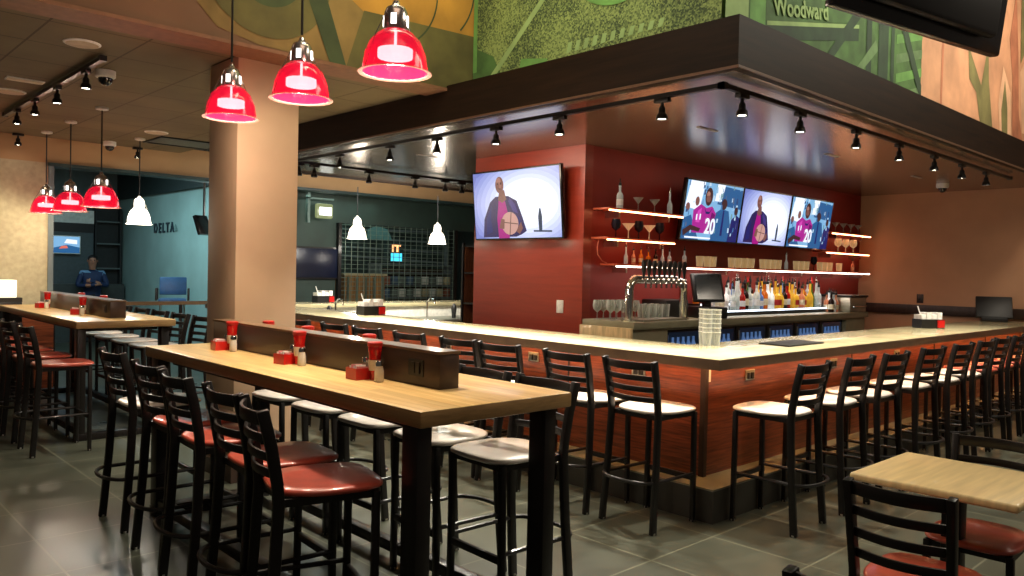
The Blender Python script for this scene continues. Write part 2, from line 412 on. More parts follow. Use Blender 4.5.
# right green mural: street sign and steelwork
mu = thing('mural', 'green city mural with a street sign above the canopy, right face', 'mural')
M = frameM((.1, .1, 3.1), (1, 0, 0), (0, 0, 1))
mb = MB()
mb.poly(flat(M, [(0, 0), (3.33, 0), (3.33, 2.1), (0, 2.1)], .004), 1)
mb.poly(flat(M, [(0, 0), (.28, 0), (.28, 2.1), (0, 2.1)], .006), 4)
mb.poly(flat(M, [(.3, 0), (.5, 0), (.5, 2.1), (.3, 2.1)], .006), 0)
mb.poly(flat(M, [(.5, .24), (1.95, .56), (1.95, 1.3), (.5, 1.0)], .0072), 1)
mb.poly(flat(M, [(.52, .12), (1.97, .42), (1.97, .52), (.52, .22)], .0072), 2)
mb.poly(flat(M, [(.52, .22), (1.97, .52), (1.97, .55), (.52, .25)], .008), 4)
mb.poly(flat(M, [(1.0, .12), (1.9, .04), (2.0, .2), (1.05, .2)], .006), 0)
for (a, w) in ((2.12, .10), (2.36, .2), (2.62, .07)):
    mb.poly(flat(M, [(a, 0), (a + w, 0), (a + w, 2.1), (a, 2.1)], .008), 2)
for k in range(9):
    y = .05 + k * .17
    mb.poly(flat(M, [(2.74, y), (3.33, y + .16), (3.33, y + .24), (2.74, y + .08)], .007), 0 if k % 2 else 3)
mb.poly(flat(M, [(2.5, 1.1), (2.66, 1.1), (3.33, .3), (3.33, .14)], .010), 2)
mb.poly(flat(M, [(1.2, .0), (1.3, .0), (2.15, .75), (2.08, .82)], .009), 2)
mb.poly(flat(M, [(1.7, .0), (1.78, .0), (2.35, .42), (2.3, .5)], .009), 3)
mb.build('city_picture', [G1, G2, G3, P('mural grey green', (92, 120, 74), .8, 0, .1, 8), G4], mu, smooth=False, norm=False)
wm = frameM((1.10, .085, 3.535), (.983, 0, .18), (-.18, 0, .983))
text_part('sign_lettering', 'Woodward', .17, G4, mu, wm, .002, True, 1.04)
# peach mural
PE = P('mural peach', (204, 150, 112), .8, 0, .12, 2.2); PE2 = P('mural light peach', (222, 176, 138), .8, 0, .08, 4); OL = P('mural olive', (118, 112, 66), .8, 0, .15, 4); RD = P('mural rust', (178, 112, 80), .8, 0, .12, 4)
mu = thing('mural', 'peach and olive mural at the right end above the bar canopy', 'mural')
M = frameM((3.43, .1, 3.1), (1, 0, 0), (0, 0, 1))
mb = MB()
mb.poly(flat(M, [(0, 0), (4.4, 0), (4.4, 2.1), (0, 2.1)], .004), 0)
mb.poly(flat(M, [(1.25, .95), (1.32, .6), (1.55, .5), (1.75, .1), (2.2, 0), (1.95, .7), (1.9, 1.1), (1.7, .6)], .007), 2)
mb.poly(flat(M, [(2.45, .0), (2.3, .5), (2.45, .95), (2.75, .7), (2.85, .0)], .007), 1)
mb.poly(flat(M, [(2.5, .0), (2.42, .45), (2.52, .8), (2.64, .5), (2.7, .0)], .009), 2)
mb.poly(flat(M, [(2.9, .0), (2.8, .9), (2.65, 1.3), (2.85, 1.9), (3.0, 1.2), (3.1, .5), (3.4, .0)], .008), 3)
mb.poly(flat(M, [(3.25, .3), (3.1, 1.0), (3.6, 1.5), (4.2, 1.2), (4.3, .3)], .007), 1)
mb.poly(flat(M, [(3.1, 1.1), (3.05, 1.9), (4.3, 2.0), (4.3, 1.4), (3.6, 1.6)], .010), 2)
mb.poly(flat(M, [(.5, .15), (.55, .15), (.58, 1.4), (.52, 1.4)], .006), 3)
mb.build('abstract_picture', [PE, PE2, OL, RD], mu, smooth=False, norm=False)
# lettered mural on the beam
Y1 = P('mural ochre', (176, 128, 48), .8, 0, .18, 2.0); Y2 = P('mural olive green', (92, 86, 44), .8, 0, .16, 3); Y3 = P('mural moss green', (62, 74, 42), .8, 0, .16, 4); Y4 = P('mural khaki', (128, 104, 56), .8, 0, .14, 3)
mu = thing('mural', 'ochre and olive mural of giant letter shapes on the ceiling beam', 'mural')
M = frameM((-2.35, 2.6, 3.125), (1, 0, 0), (0, 0, 1))
mb = MB()
mb.poly(flat(M, [(.06, .22), (.02, .5), (.0, 2.0), (2.5, 2.0), (2.5, 0.0), (1.2, .01), (.5, .02), (.2, .08)], .004), 3)
mb.poly(flat(M, [(1.35, .45), (2.5, .5), (2.5, 2.0), (1.0, 2.0), (1.1, .6)], .006), 0)
mb.poly(flat(M, [(1.2, .0), (2.5, .0), (2.5, .5), (1.35, .46)], .007), 1)
ring_faces(mb, M, .56, .58, .28, .50, .008, 1)
ring_faces(mb, M, .56, .58, .0, .28, .0075, 2)
mb.poly(flat(M, [(1.06, .0), (1.2, .0), (.98, .6), (.80, .6)], .010), 2)
ring_faces(mb, M, 1.55, .75, .50, .515, .009, 2, a0=-.95, a1=1.2); ring_faces(mb, M, 1.9, .9, .55, .565, .009, 2, a0=-.75, a1=1.2)
mb.build('letter_shapes', [Y1, Y2, Y3, Y4], mu, smooth=False, norm=False)

# ------------------------------------------------------------------ bar
bb = thing('bar_cabinet', 'mahogany panelled bar front on a dark tiled plinth', 'bar')
pn = MB(); pn.b2((.3, .3, .22), (.36, 7.4, 1.0)); pn.b2((.36, .3, .22), (7.8, .36, 1.0)); pn.build('panel', MAHOG, bb)
tr = MB(); tr.b2((.285, .285, .22), (.325, .325, 1.0)); tr.b2((.292, .325, .965), (.3, 7.4, 1.0)); tr.b2((.325, .292, .965), (7.8, .3, 1.0))
for y in (1.55, 3.1, 4.65, 6.2): tr.b2((.294, y, .22), (.3, y + .012, .97))
for x in (2.6, 4.6, 6.3): tr.b2((x, .294, .22), (x + .012, .3, .97))
tag(tr.build('panel_trim', DKWOOD, bb), 'dark corner and seam trim')
PLM = grid_mat('plinth slate tile', (46, 44, 38), (52, 49, 42), (110, 100, 84), .62, 3.0, .006, .4, 4, .1)
PLT = P('plinth ledge tile', (118, 116, 96), .35, 0, .08, 5)
pl = MB(); pl.b2((.06, .06, 0), (.34, 7.4, .21)); pl.b2((.34, .06, 0), (7.8, .34, .21)); pl.build('plinth', PLM, bb)
pt = MB(); pt.b2((.06, .06, .21), (.3, 7.4, .222)); pt.b2((.3, .06, .21), (7.8, .3, .222)); tag(pt.build('plinth_ledge', PLT, bb), 'grey tiled foot ledge')
ls = MB(); ls.b2((.18, .2, .998), (.2, 7.3, 1.008)); ls.b2((.2, .18, .998), (7.7, .2, 1.008)); tag(ls.build('light_strip', LEDU, bb), 'amber light strip under the counter')
inn = MB(); inn.b2((.6, .7, 0), (.64, 7.4, 1.0)); inn.b2((.64, .66, 0), (7.8, .7, 1.0)); inn.build('inner_panel', STEEL, bb)
def outlet(p, face):
    e = MB()
    if face == 'x':
        e.box((p[0] - .006, p[1], p[2]), (.012, .12, .075))
        o = e.build('outlet_plate', STEEL, bb, bevel=.003)
        MB().box((p[0] - .016, p[1] + .02, p[2] - .005), (.012, .035, .045)).box((p[0] - .016, p[1] - .03, p[2] - .005), (.012, .035, .045)).build('socket', BLKM, o, bevel=.002)
    else:
        e.box((p[0], p[1] - .006, p[2]), (.12, .012, .075))
        o = e.build('outlet_plate', STEEL, bb, bevel=.003)
        MB().box((p[0] + .02, p[1] - .016, p[2] - .005), (.035, .012, .045)).box((p[0] - .03, p[1] - .016, p[2] - .005), (.035, .012, .045)).build('socket', BLKM, o, bevel=.002)
for y in (.86, 1.95, 3.1, 4.3): outlet((.3, y, .89), 'x')
for x in (.88, 2.24, 3.6): outlet((x, .3, .88), 'y')
MB().box((.34, .293, .92), (.03, .01, .1)).build('corner_tab', WHITE, bb)

ct = thing('bar_counter', 'pale stone U-shaped bar counter with thick brown edge', 'counter')
sl = MB()
sl.prism([(0.012, .012), (7.8, .012), (7.8, .74), (.74, .74), (.74, 7.35), (4.6, 7.35), (4.6, 8.0), (.012, 8.0)], 1.012, 1.07)
sl.build('counter_slab', BARTOP, ct, bevel=.006)
ed = MB()
ed.b2((0, 0, 1.0), (.03, 8.0, 1.066)); ed.b2((.03, 0, 1.0), (7.8, .03, 1.066)); ed.b2((.03, .03, 1.0), (.74, 7.9, 1.012)); ed.b2((.74, .03, 1.0), (7.8, .74, 1.012))
tag(ed.build('counter_edge', BARTOPE, ct), 'brown counter edge')
far = MB(); far.b2((.74, 7.4, .1), (4.6, 7.46, 1.01)); far.build('far_panel', P('white lit panel', (238, 236, 224), .45), ct)

# bar interior: stainless work station (lit) behind left arm
WLIT = P('white lit cabinet', (235, 235, 222), .4)
ws = thing('sink_station', 'bright stainless sink station inside the bar behind the left counter', 'sink', (2.35, 6.85, 0))
MB().b2((-1.5, -.35, .12), (1.6, .35, .82)).build('cabinet', P('white lit cabinet', (235, 235, 222), .4), ws, bevel=.01)
MB().b2((-1.52, -.37, .82), (1.62, .37, .86)).build('steel_top', STEEL, ws, bevel=.004)
for x in (-.9, .7): MB().tube([(x, .2, .86), (x, .2, 1.10), (x, .12, 1.16), (x, .02, 1.14), (x, -.0, 1.07)], .012, 8).build('faucet', CHROME, ws)
for x in (-1.4, 1.5):
    for y in (-.28, .28): MB().b2((x - .03, y - .03, 0), (x + .03, y + .03, .12)).build('leg', STEEL, ws)

# rack at the end of the core
rk = thing('bottle_rack', 'tall dark shelf rack at the rear end of the red core wall', 'rack', (2.64, 5.15, 0))
r_ = MB()
for x in (-.3, .3):
    for y in (-.2, .2): r_.b2((x - .015, y - .015, 0), (x + .015, y + .015, 1.95))
r_.build('frame', BLK, rk)
for z in (.25, .75, 1.15, 1.55, 1.9): MB().b2((-.3, -.2, z), (.3, .2, z + .02)).build('shelf', BLK, rk)
MB().b2((-.29, .17, .1), (.29, .19, 1.9)).build('back_panel', P('wood slat brown', (96, 58, 34), .6, 0, .2, 8, stretch=(8, 8, 1)), rk)
tag(MB().tube([(-.28, -.24, 1.48), (.28, -.24, 1.48)], .05, 12).build('towel_roll', REDP, rk), 'red roll on the rack front')

# ------------------------------------------------------------------ back bar
bk = thing('back_bar', 'stainless back bar with glass door coolers under the shelves', 'back bar')
STEELC = P('matte steel', (150, 146, 120), .4, .25, .08, 3)
MB().b2((1.5, 1.85, 1.075), (6.68, 2.49, 1.145)).build('worktop', STEELC, bk, bevel=.006)
MB().b2((1.52, 1.9, 0), (2.1, 2.49, 1.09)).build('end_cabinet', STEELC, bk, bevel=.004); MB().b2((6.1, 1.9, 0), (6.68, 2.49, 1.09)).build('end_cabinet', STEELC, bk, bevel=.004)
MB().b2((1.46, 1.86, .6), (1.5, 2.49, 1.09)).build('end_panel', P('pale wood end panel', (206, 180, 132), .4, 0, .12, 5, coat=.3, stretch=(1, 6, 1)), bk, bevel=.004)
MB().b2((2.1, 2.0, .1), (6.1, 2.49, 1.09)).build('cooler_body', BLKM, bk)
MB().b2((2.1, 1.9, 1.05), (6.1, 2.0, 1.075)).build('valance', STEELC, bk)
COOLG = P('cooler glass', (20, 30, 42), .08, 0, .3, 4, emis=(70, 120, 190), es=.02, coat=.5)
for i in range(6):
    x = 2.1 + i * .667
    d = MB().b2((x + .01, 1.95, .15), (x + .657, 1.998, 1.045)).build('cooler_door', BLKM, bk, bevel=.004)
    MB().b2((x + .08, 1.944, .22), (x + .617, 1.95, 1.02)).build('pane', COOLG, d)
    MB().tube([(x + .04, 1.93, .6), (x + .04, 1.93, 1.0)], .012, 8).build('handle', CHROME, d)
    for k in range(5):
        MB().lathe([(.028, 0), (.03, .1), (.012, .15), (.012, .19)], 8, (x + .14 + k * .09, 1.935, .78)).build('bottle', P('blue glowing cooler bottle', (90, 130, 190), .3, emis=(120, 165, 235), es=.22), d)  # bottles emit blue in place of light inside the cooler
# shelf riser with lit steps
ri = thing('bottle_riser', 'lit stepped bottle riser on the back bar under the TVs', 'riser', (0, 0, 1.145))
MB().b2((3.25, 2.12, 0), (6.0, 2.29, .06)).build('front_step', BLKM, ri); MB().b2((3.25, 2.29, 0), (6.0, 2.48, .13)).build('rear_step', BLKM, ri)
MB().b2((3.25, 2.112, .045), (6.0, 2.12, .06)).build('front_light', EM('riser light', (225, 240, 255), 5), ri); MB().b2((3.25, 2.282, .113), (6.0, 2.29, .13)).build('rear_light', EM('riser light', (225, 240, 255), 5), ri)

# shelves on the red wall
def shelf(x0, x1, z, label):
    t = thing('wall_shelf', label, 'shelf', ((x0 + x1) / 2, 2.5, z))
    h = (x1 - x0) / 2
    MB().b2((-h, -.22, -.02), (h, 0, 0)).build('board', P('frosted shelf', (196, 96, 66), .35), t, bevel=.003)
    MB().b2((-h, -.222, -.034), (h, -.206, -.02)).build('light_strip', LED if h < 2 else LEDW, t)
    n = max(2, int((x1 - x0) / .75))
    for i in range(n):
        x = -h + .2 + i * (2 * h - .4) / (n - 1)
        MB().b2((x - .012, -.18, -.09), (x + .012, 0, -.02)).build('bracket', CHROME, t)
    return t
shelf(1.63, 2.86, 2.245, 'top glowing wall shelf left of the three TVs')
shelf(1.61, 2.72, 1.955, 'middle glowing wall shelf left of the three TVs')
shelf(1.76, 7.72, 1.695, 'long glowing wall shelf running under the three TVs')
shelf(6.46, 7.72, 2.25, 'top glowing wall shelf right of the three TVs')
shelf(6.30, 7.68, 1.975, 'middle glowing wall shelf right of the three TVs')
# cable drooping from the middle shelf
tag(MB().tube([(1.66, 2.44, 1.93), (1.63, 2.43, 1.85), (1.64, 2.43, 1.78), (1.72, 2.44, 1.72), (1.8, 2.45, 1.70)], .006, 6).build('cable', P('pale cable', (190, 110, 90), .5)), 'pale cable drooping from the middle left shelf to the long shelf', 'cable')

# --- bottles, glasses
def bottle(name_mat, h, r, neck, label_c, cap_c, kind=0):
    t = thing('liquor_bottle', 'bottle', 'bottle')
    if kind == 0: prof = [(r * .9, 0), (r, .012), (r, h * .58), (r * .75, h * .66), (neck, h * .74), (neck, h * .95), (neck * 1.15, h * .96), (neck * 1.15, h)]
    elif kind == 1: prof = [(r * .85, 0), (r * 1.05, .02), (r * 1.05, h * .45), (r * .6, h * .58), (neck, h * .68), (neck, h)]
    else: prof = [(r * .8, 0), (r * .95, .02), (r * 1.1, h * .5), (r * .95, h * .62), (neck, h * .7), (neck, h)]
    MB().lathe(prof, 14).build('glass_body', name_mat, t)
    MB().lathe([(r * 1.03 if kind != 2 else r * 1.09, h * .16), (r * 1.03 if kind != 2 else r * 1.12, h * .42)], 14, cap=False).build('paper_label', label_c, t)
    MB().lathe([(neck * 1.25, h), (neck * 1.25, h + .03), (neck * .5, h + .035), (neck * .4, h + .075)], 10).build('pour_spout', cap_c, t)
    return t
def bg(n, c, e=.5): return glass_mat('bottle glass ' + n, c, .06, .75, emis=c, es=e * .5)  # glass emits faintly in place of riser light passing through
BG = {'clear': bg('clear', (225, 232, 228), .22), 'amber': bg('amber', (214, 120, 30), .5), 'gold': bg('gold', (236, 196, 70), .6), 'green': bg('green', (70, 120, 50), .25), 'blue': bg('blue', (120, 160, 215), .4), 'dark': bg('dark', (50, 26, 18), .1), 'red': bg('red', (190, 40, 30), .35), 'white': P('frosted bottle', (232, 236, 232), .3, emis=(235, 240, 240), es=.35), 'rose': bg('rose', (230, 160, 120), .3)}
LBL = [P('label cream', (230, 220, 190), .6), P('label white', (236, 236, 236), .6), P('label black', (24, 22, 24), .5), P('label red', (170, 30, 30), .6), P('label gold', (200, 160, 60), .4)]
CAPS = [BLKM, CHROME, REDP]
protos = []
for cname, h, r, kind, li_, ci in [('clear', .25, .036, 0, 1, 0), ('amber', .26, .038, 0, 0, 0), ('amber', .23, .042, 2, 2, 1), ('white', .27, .034, 0, 1, 0), ('gold', .28, .038, 1, 4, 0), ('blue', .25, .037, 0, 1, 1), ('dark', .26, .04, 0, 0, 0), ('green', .27, .036, 1, 2, 2), ('gold', .24, .044, 2, 3, 1), ('red', .25, .036, 0, 1, 0), ('clear', .29, .033, 1, 1, 1), ('rose', .24, .037, 0, 0, 0)]:
    protos.append((cname, bottle(BG[cname], h, r, .013, LBL[li_], CAPS[ci], kind)))
WORD = {'clear': 'clear', 'amber': 'amber', 'white': 'frosted white', 'gold': 'golden', 'blue': 'pale blue', 'dark': 'dark brown', 'green': 'green', 'red': 'red', 'rose': 'pink tinted'}
used = set()
def place_bottle(pi, loc, label, group, sc=1.0):
    cname, pr_ = protos[pi]
    label = label.replace('@', WORD[cname])
    if pi not in used:
        used.add(pi); o = pr_; o.location = loc; o['label'] = label; o['group'] = group
    else: o = dup(pr_, loc, random.uniform(0, 6), label, group)
    o.scale = (sc, sc, sc)
front = [3, 1, 1, 3, 0, 10, 9, 6, 0, 0, 5, 1, 3, 3, 8, 4, 6, 9, 4, 8, 11, 8, 4, 7, 10, 0]
for i, pi in enumerate(front):
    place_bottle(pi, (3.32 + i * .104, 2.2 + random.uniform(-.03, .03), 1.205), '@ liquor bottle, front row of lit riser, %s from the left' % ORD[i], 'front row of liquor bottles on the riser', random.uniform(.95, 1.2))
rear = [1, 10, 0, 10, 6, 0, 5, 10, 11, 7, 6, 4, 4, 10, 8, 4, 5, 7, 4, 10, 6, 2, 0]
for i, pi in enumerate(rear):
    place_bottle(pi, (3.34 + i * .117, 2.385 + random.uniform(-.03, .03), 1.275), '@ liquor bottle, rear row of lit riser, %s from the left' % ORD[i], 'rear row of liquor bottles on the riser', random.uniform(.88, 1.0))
for i, pi in enumerate([6, 11, 0, 3, 11, 0]):
    place_bottle(pi, (5.97 + i * .034, 2.05 + .08 * (i % 2), 1.145), '@ bottle right of the lit riser on the back bar, %s from the left' % ORD[i], 'bottles right of the riser', .95)
for i, pi in enumerate([10, 11, 1, 2, 6, 10, 0]):
    place_bottle(pi, (2.02 + i * .125, 2.38, 1.695), '@ bottle on the long shelf above the beer taps, %s from the left' % ORD[i], 'bottles on the long shelf above the taps', .6)
place_bottle(0, (1.9, 2.38, 2.245), '@ bottle at the left end of the top left shelf', 'bottles on the top left shelf', .95)
place_bottle(10, (2.75, 2.38, 2.245), '@ bottle at the right end of the top left shelf', 'bottles on the top left shelf', .8)
place_bottle(0, (3.05, 2.38, 1.695), '@ bottle on the long shelf just right of the beer taps', 'bottles on the long shelf', .68)
place_bottle(10, (5.35, 2.38, 1.695), '@ bottle on the long shelf below the gap of middle and right TVs', 'bottles on the long shelf', .68)
place_bottle(11, (7.35, 2.38, 1.695), '@ bottle near the right end of the long shelf', 'bottles on the long shelf', .68)

GL = glass_mat('drinking glass', (232, 236, 232), .05, .4)
GLD = glass_mat('dark goblet glass', (36, 40, 60), .1, .75)
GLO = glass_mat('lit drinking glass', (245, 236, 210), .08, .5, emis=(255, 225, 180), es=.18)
def martini(mat):
    t = thing('cocktail_glass', 'glass', 'glass')
    MB().lathe([(.004, .075), (.055, .14), (.053, .14), (.003, .08)], 14, cap=False).build('bowl', mat, t)
    MB().lathe([(.035, 0), (.034, .004), (.005, .008), (.004, .075)], 12).build('stem', mat, t)
    return t
def goblet(mat):
    t = thing('wine_glass', 'glass', 'glass')
    MB().lathe([(.004, .07), (.035, .10), (.042, .14), (.034, .19), (.032, .19), (.04, .14), (.033, .102), (.003, .073)], 14, cap=False).build('bowl', mat, t)
    MB().lathe([(.034, 0), (.033, .004), (.005, .008), (.004, .07)], 12).build('stem', mat, t)
    return t
def tumbler(mat, r=.034, h=.11, name='tumbler', part=True):
    t = thing(name, 'glass', 'glass')
    MB().lathe([(r * .8, 0), (r, h), (r * .93, h), (r * .74, .008), (.001, .008)], 14, cap=False).build('wall', mat, t)
    MB().lathe([(r * .8, 0), (r * .78, .012)], 14).build('base', mat, t)
    return t
def row(proto, pts, labels, group):
    for i, p in enumerate(pts):
        lb = labels(i) if callable(labels) else labels
        if i == 0: o = proto; o.location = p; o['label'] = lb; o['group'] = group
        else: o = dup(proto, p, 0, lb, group)
        o.scale = proto.scale
row(martini(GL), [(2.2, 2.38, 2.245), (2.48, 2.38, 2.245)], lambda i: 'clear cocktail glass on the top left shelf, %s of two' % ('left' if i == 0 else 'right'), 'cocktail glasses on the top left shelf')
p_ = goblet(GLD); p_.scale = (1.2, 1.2, 1.0)
row(p_, [(1.85, 2.38, 1.955), (2.22, 2.38, 1.955), (2.58, 2.38, 1.955)], lambda i: 'dark goblet on the middle left shelf, %s from the left' % ORD[i], 'dark goblets on the middle left shelf')
p_ = martini(GLO); p_.scale = (1.2, 1.2, 1.1)
row(p_, [(2.05, 2.38, 1.955), (2.4, 2.38, 1.955)], lambda i: 'clear cocktail glass between dark goblets on middle left shelf, %s one' % ('left' if i == 0 else 'right'), 'cocktail glasses on the middle left shelf')
row(martini(GL), [(6.75, 2.38, 2.25), (7.0, 2.38, 2.25), (7.25, 2.38, 2.25), (7.5, 2.38, 2.25)], lambda i: 'cocktail glass on the top right shelf, %s from the left' % ORD[i], 'cocktail glasses on the top right shelf')
p_ = goblet(GLO); p_.scale = (1.3, 1.3, 1.0)
row(p_, [(6.85, 2.38, 1.975), (7.1, 2.38, 1.975), (7.35, 2.38, 1.975)], lambda i: 'stemmed glass on the middle right shelf, %s from the left' % ORD[i], 'stemmed glasses on the middle right shelf')
xs = [3.35, 3.5, 3.62, 4.02, 4.17, 4.32, 4.47, 4.75, 4.88, 5.0, 5.14, 5.62, 5.77, 5.9, 6.3, 6.45, 6.6, 6.9]
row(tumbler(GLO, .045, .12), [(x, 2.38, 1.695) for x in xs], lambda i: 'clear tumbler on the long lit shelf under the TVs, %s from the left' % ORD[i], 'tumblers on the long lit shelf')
p_ = goblet(GLD); p_.scale = (1.1, 1.1, 1.0)
row(p_, [(6.12, 2.38, 1.695)], 'dark blue goblet on the long shelf under the right TV', 'dark goblet on long shelf')
p_ = goblet(GL); p_.scale = (1.1, 1.1, 1.0)
row(p_, [(1.57 + .095 * (i % 5), 2.19 + .17 * (i // 5), 1.145) for i in range(10)], lambda i: 'stemmed glass at left end of back bar, %s row, %s from left' % ('front' if i < 5 else 'rear', ORD[i % 5]), 'stemmed glasses at left end of back bar')

# beer tap tower
tt = thing('beer_tap_tower', 'chrome bridge beer tap tower with black handles on the back bar', 'beer taps', (0, 1.98, 1.145))
MB().tube([(1.58, 0, 0), (1.58, 0, .30), (1.60, 0, .36), (1.66, 0, .40), (1.8, 0, .40), (2.3, 0, .40), (2.4, 0, .38), (2.45, 0, .34), (2.46, 0, .28), (2.46, 0, 0)], .042, 14).build('bridge_pipe', CHROME, tt)
for x in (1.58, 2.46): MB().lathe([(.07, 0), (.07, .015), (.045, .02)], 16, (x, 0, 0)).build('flange', CHROME, tt)
for i in range(9):
    x = 1.72 + i * .083
    f = MB().tube([(x, -.03, .4), (x, -.075, .4), (x, -.085, .36), (x, -.085, .32)], .011, 8).build('faucet', CHROME, tt)
    MB().lathe([(.009, .41), (.012, .44), (.024, .5), (.026, .56), (.016, .585)], 10, (x, -.06, 0)).build('tap_handle', BLKM, f)
MB().b2((1.66, -.11, 0), (2.38, .09, .02)).build('drip_tray', STEEL, tt)
p_ = tumbler(GL, .045, .15, 'beer_glass')
row(p_, [(2.06 + .055 * i, 2.14 + .10 * (i % 2), 1.145) for i in range(7)], lambda i: 'clear beer glass under the beer tap tower, %s from the left' % ORD[i], 'beer glasses behind the tap tower')
place_bottle(3, (1.7, 2.075, 1.146), '@ bottle standing under the left end of the beer tap tower', 'bottle under tap tower', .85)

# POS terminals
def pos(loc, rz, label):
    t = thing('order_terminal', label, 'till', loc, rz)
    MB().b2((-.16, -.14, 0), (.16, .16, .12)).build('base', BLKM, t, bevel=.01)
    MB().b2((-.04, .0, .12), (.04, .06, .25)).build('neck', BLKM, t)
    s = MB().sweep([(0, -.03, .17), (0, .07, .47)], .36, .045, (0, -1, .3)).build('monitor', BLKM, t, bevel=.01)
    MB().sweep([(0, -.055, .2), (0, .038, .46)], .3, .004, (0, -1, .3)).build('screen', P('dark screen', (28, 32, 34), .15, coat=.5), s)
    return t
pos((2.98, 2.02, 1.145), -.5, 'black till with tilted monitor on the back bar beside the taps')
o_ = MB().b2((-.2, -.16, 0), (.2, .16, .19)).build('receipt_printer', BLKM, bevel=.015); o_.location = (2.6, 2.3, 1.145)
tag(o_, 'black box printer on the back bar behind the till', 'printer')
o_ = MB().sweep([(-.2, 0, .008), (.2, 0, .008)], .5, .016).build('cutting_board', P('pale board', (206, 176, 148), .5)); o_.location = (2.86, 2.0, 1.145)
bpy.data.objects.remove(o_)
t = thing('order_terminal', 'black tilted terminal on the far right end of the bar', 'till', (7.5, .55, 1.07), -1.2)
MB().b2((-.15, -.12, 0), (.15, .14, .06)).build('base', BLKM, t, bevel=.01); MB().sweep([(0, -.08, .05), (0, .08, .32)], .42, .05, (0, -1, .5)).build('monitor', BLKM, t, bevel=.01)
# glass washer at right end of back bar
gw = thing('glass_washer', 'stainless counter appliance at the right end of the back bar', 'appliance', (5.92, 2.13, 1.146))
MB().b2((.25, -.25, 0), (.75, .25, .2)).build('body', STEEL, gw, bevel=.01); MB().b2((.23, -.27, .2), (.77, .27, .23)).build('lid', BLKM, gw, bevel=.008); MB().tube([(.3, -.27, .08), (.7, -.27, .08)], .01, 8).build('handle', CHROME, gw)

o_ = tag(MB().prism([(1.3, .47), (1.27, .2), (1.85, .2), (1.88, .47)], 0, .012).build('bar_mat', P('black rubber mat', (26, 25, 22), .6), bevel=.003), 'black rubber bar mat lying on the counter near the corner', 'mat')
o_.location = (0, 0, 1.07)

# stacked plastic tumblers on the bar corner
TUM = glass_mat('clear plastic tumbler', (226, 226, 216), .12, .42, emis=(240, 240, 230), es=.14)  # emission added to whiten the clear plastic
pts = []; lbs = []
for c_, (x, y) in enumerate([(.80, .615), (.845, .675), (.865, .58)]):
    for k in range(6):
        pts.append((x, y, 1.07 + k * .034)); lbs.append('clear plastic tumbler, %s nested stack on bar corner, %s from bottom' % (['left', 'rear', 'right'][c_], ORD[k]))
tum = tumbler(TUM, .038, .105)
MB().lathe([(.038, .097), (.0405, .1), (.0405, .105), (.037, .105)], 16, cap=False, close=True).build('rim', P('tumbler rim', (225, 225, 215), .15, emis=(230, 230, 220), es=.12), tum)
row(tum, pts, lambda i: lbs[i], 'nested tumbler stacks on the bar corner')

# ------------------------------------------------------------------ TVs
def screen_tv(name, label, M, w, h, polys, mount=True, thick=.05):
    """M: local frame centred on the screen, z towards the viewer"""
    t = thing(name, label, 'TV')
    t.matrix_world = M
    MB().b2((-w / 2, -h / 2, -thick), (w / 2, h / 2, 0)).build('case', SCRB, t, bevel=.006)
    mats = []; mb = MB(); b = .018
    W, H = w - 2 * b, h - 2 * b
    for k, (mat, pts) in enumerate(polys):
        if mat not in mats: mats.append(mat)
        mb.poly([(-W / 2 + u * W, -H / 2 + v * H, .002 + k * .0001) for u, v in pts], mats.index(mat))
    mb.build('screen', mats, t, smooth=False, norm=False)
    if mount: MB().b2((-.08, -.1, -thick - .08), (.08, .1, -thick)).build('wall_mount', BLKM, t)
    return t
E_ = lambda n, c, s=1.0: EM('screen ' + n, c, s)
BGW = E_('pale blue', (205, 214, 248), 1.25); BGD = E_('lavender', (150, 160, 220), 1.0); NAV = E_('navy', (38, 32, 92), .8); MAG = E_('magenta', (170, 20, 130), .9)
SKN = E_('brown skin', (128, 84, 78), .9); SKD = E_('dark skin', (70, 44, 48), .8); BAL = E_('tan ball', (196, 150, 140), 1.0); BALD = E_('ball seam', (120, 84, 80), .8); TRO = E_('slate', (52, 70, 96), .8)
CYA = E_('cyan', (120, 170, 210), 1.1); TEL = E_('teal', (40, 96, 150), .9); PUR = E_('purple', (176, 40, 150), .9); WHT = E_('white', (225, 232, 245), 1.2); DNB = E_('deep blue', (26, 36, 110), .8)
def ell(cx, cy, rx, ry, n=18): return [(cx + rx * math.cos(2 * PI * i / n), cy + ry * math.sin(2 * PI * i / n)) for i in range(n)]
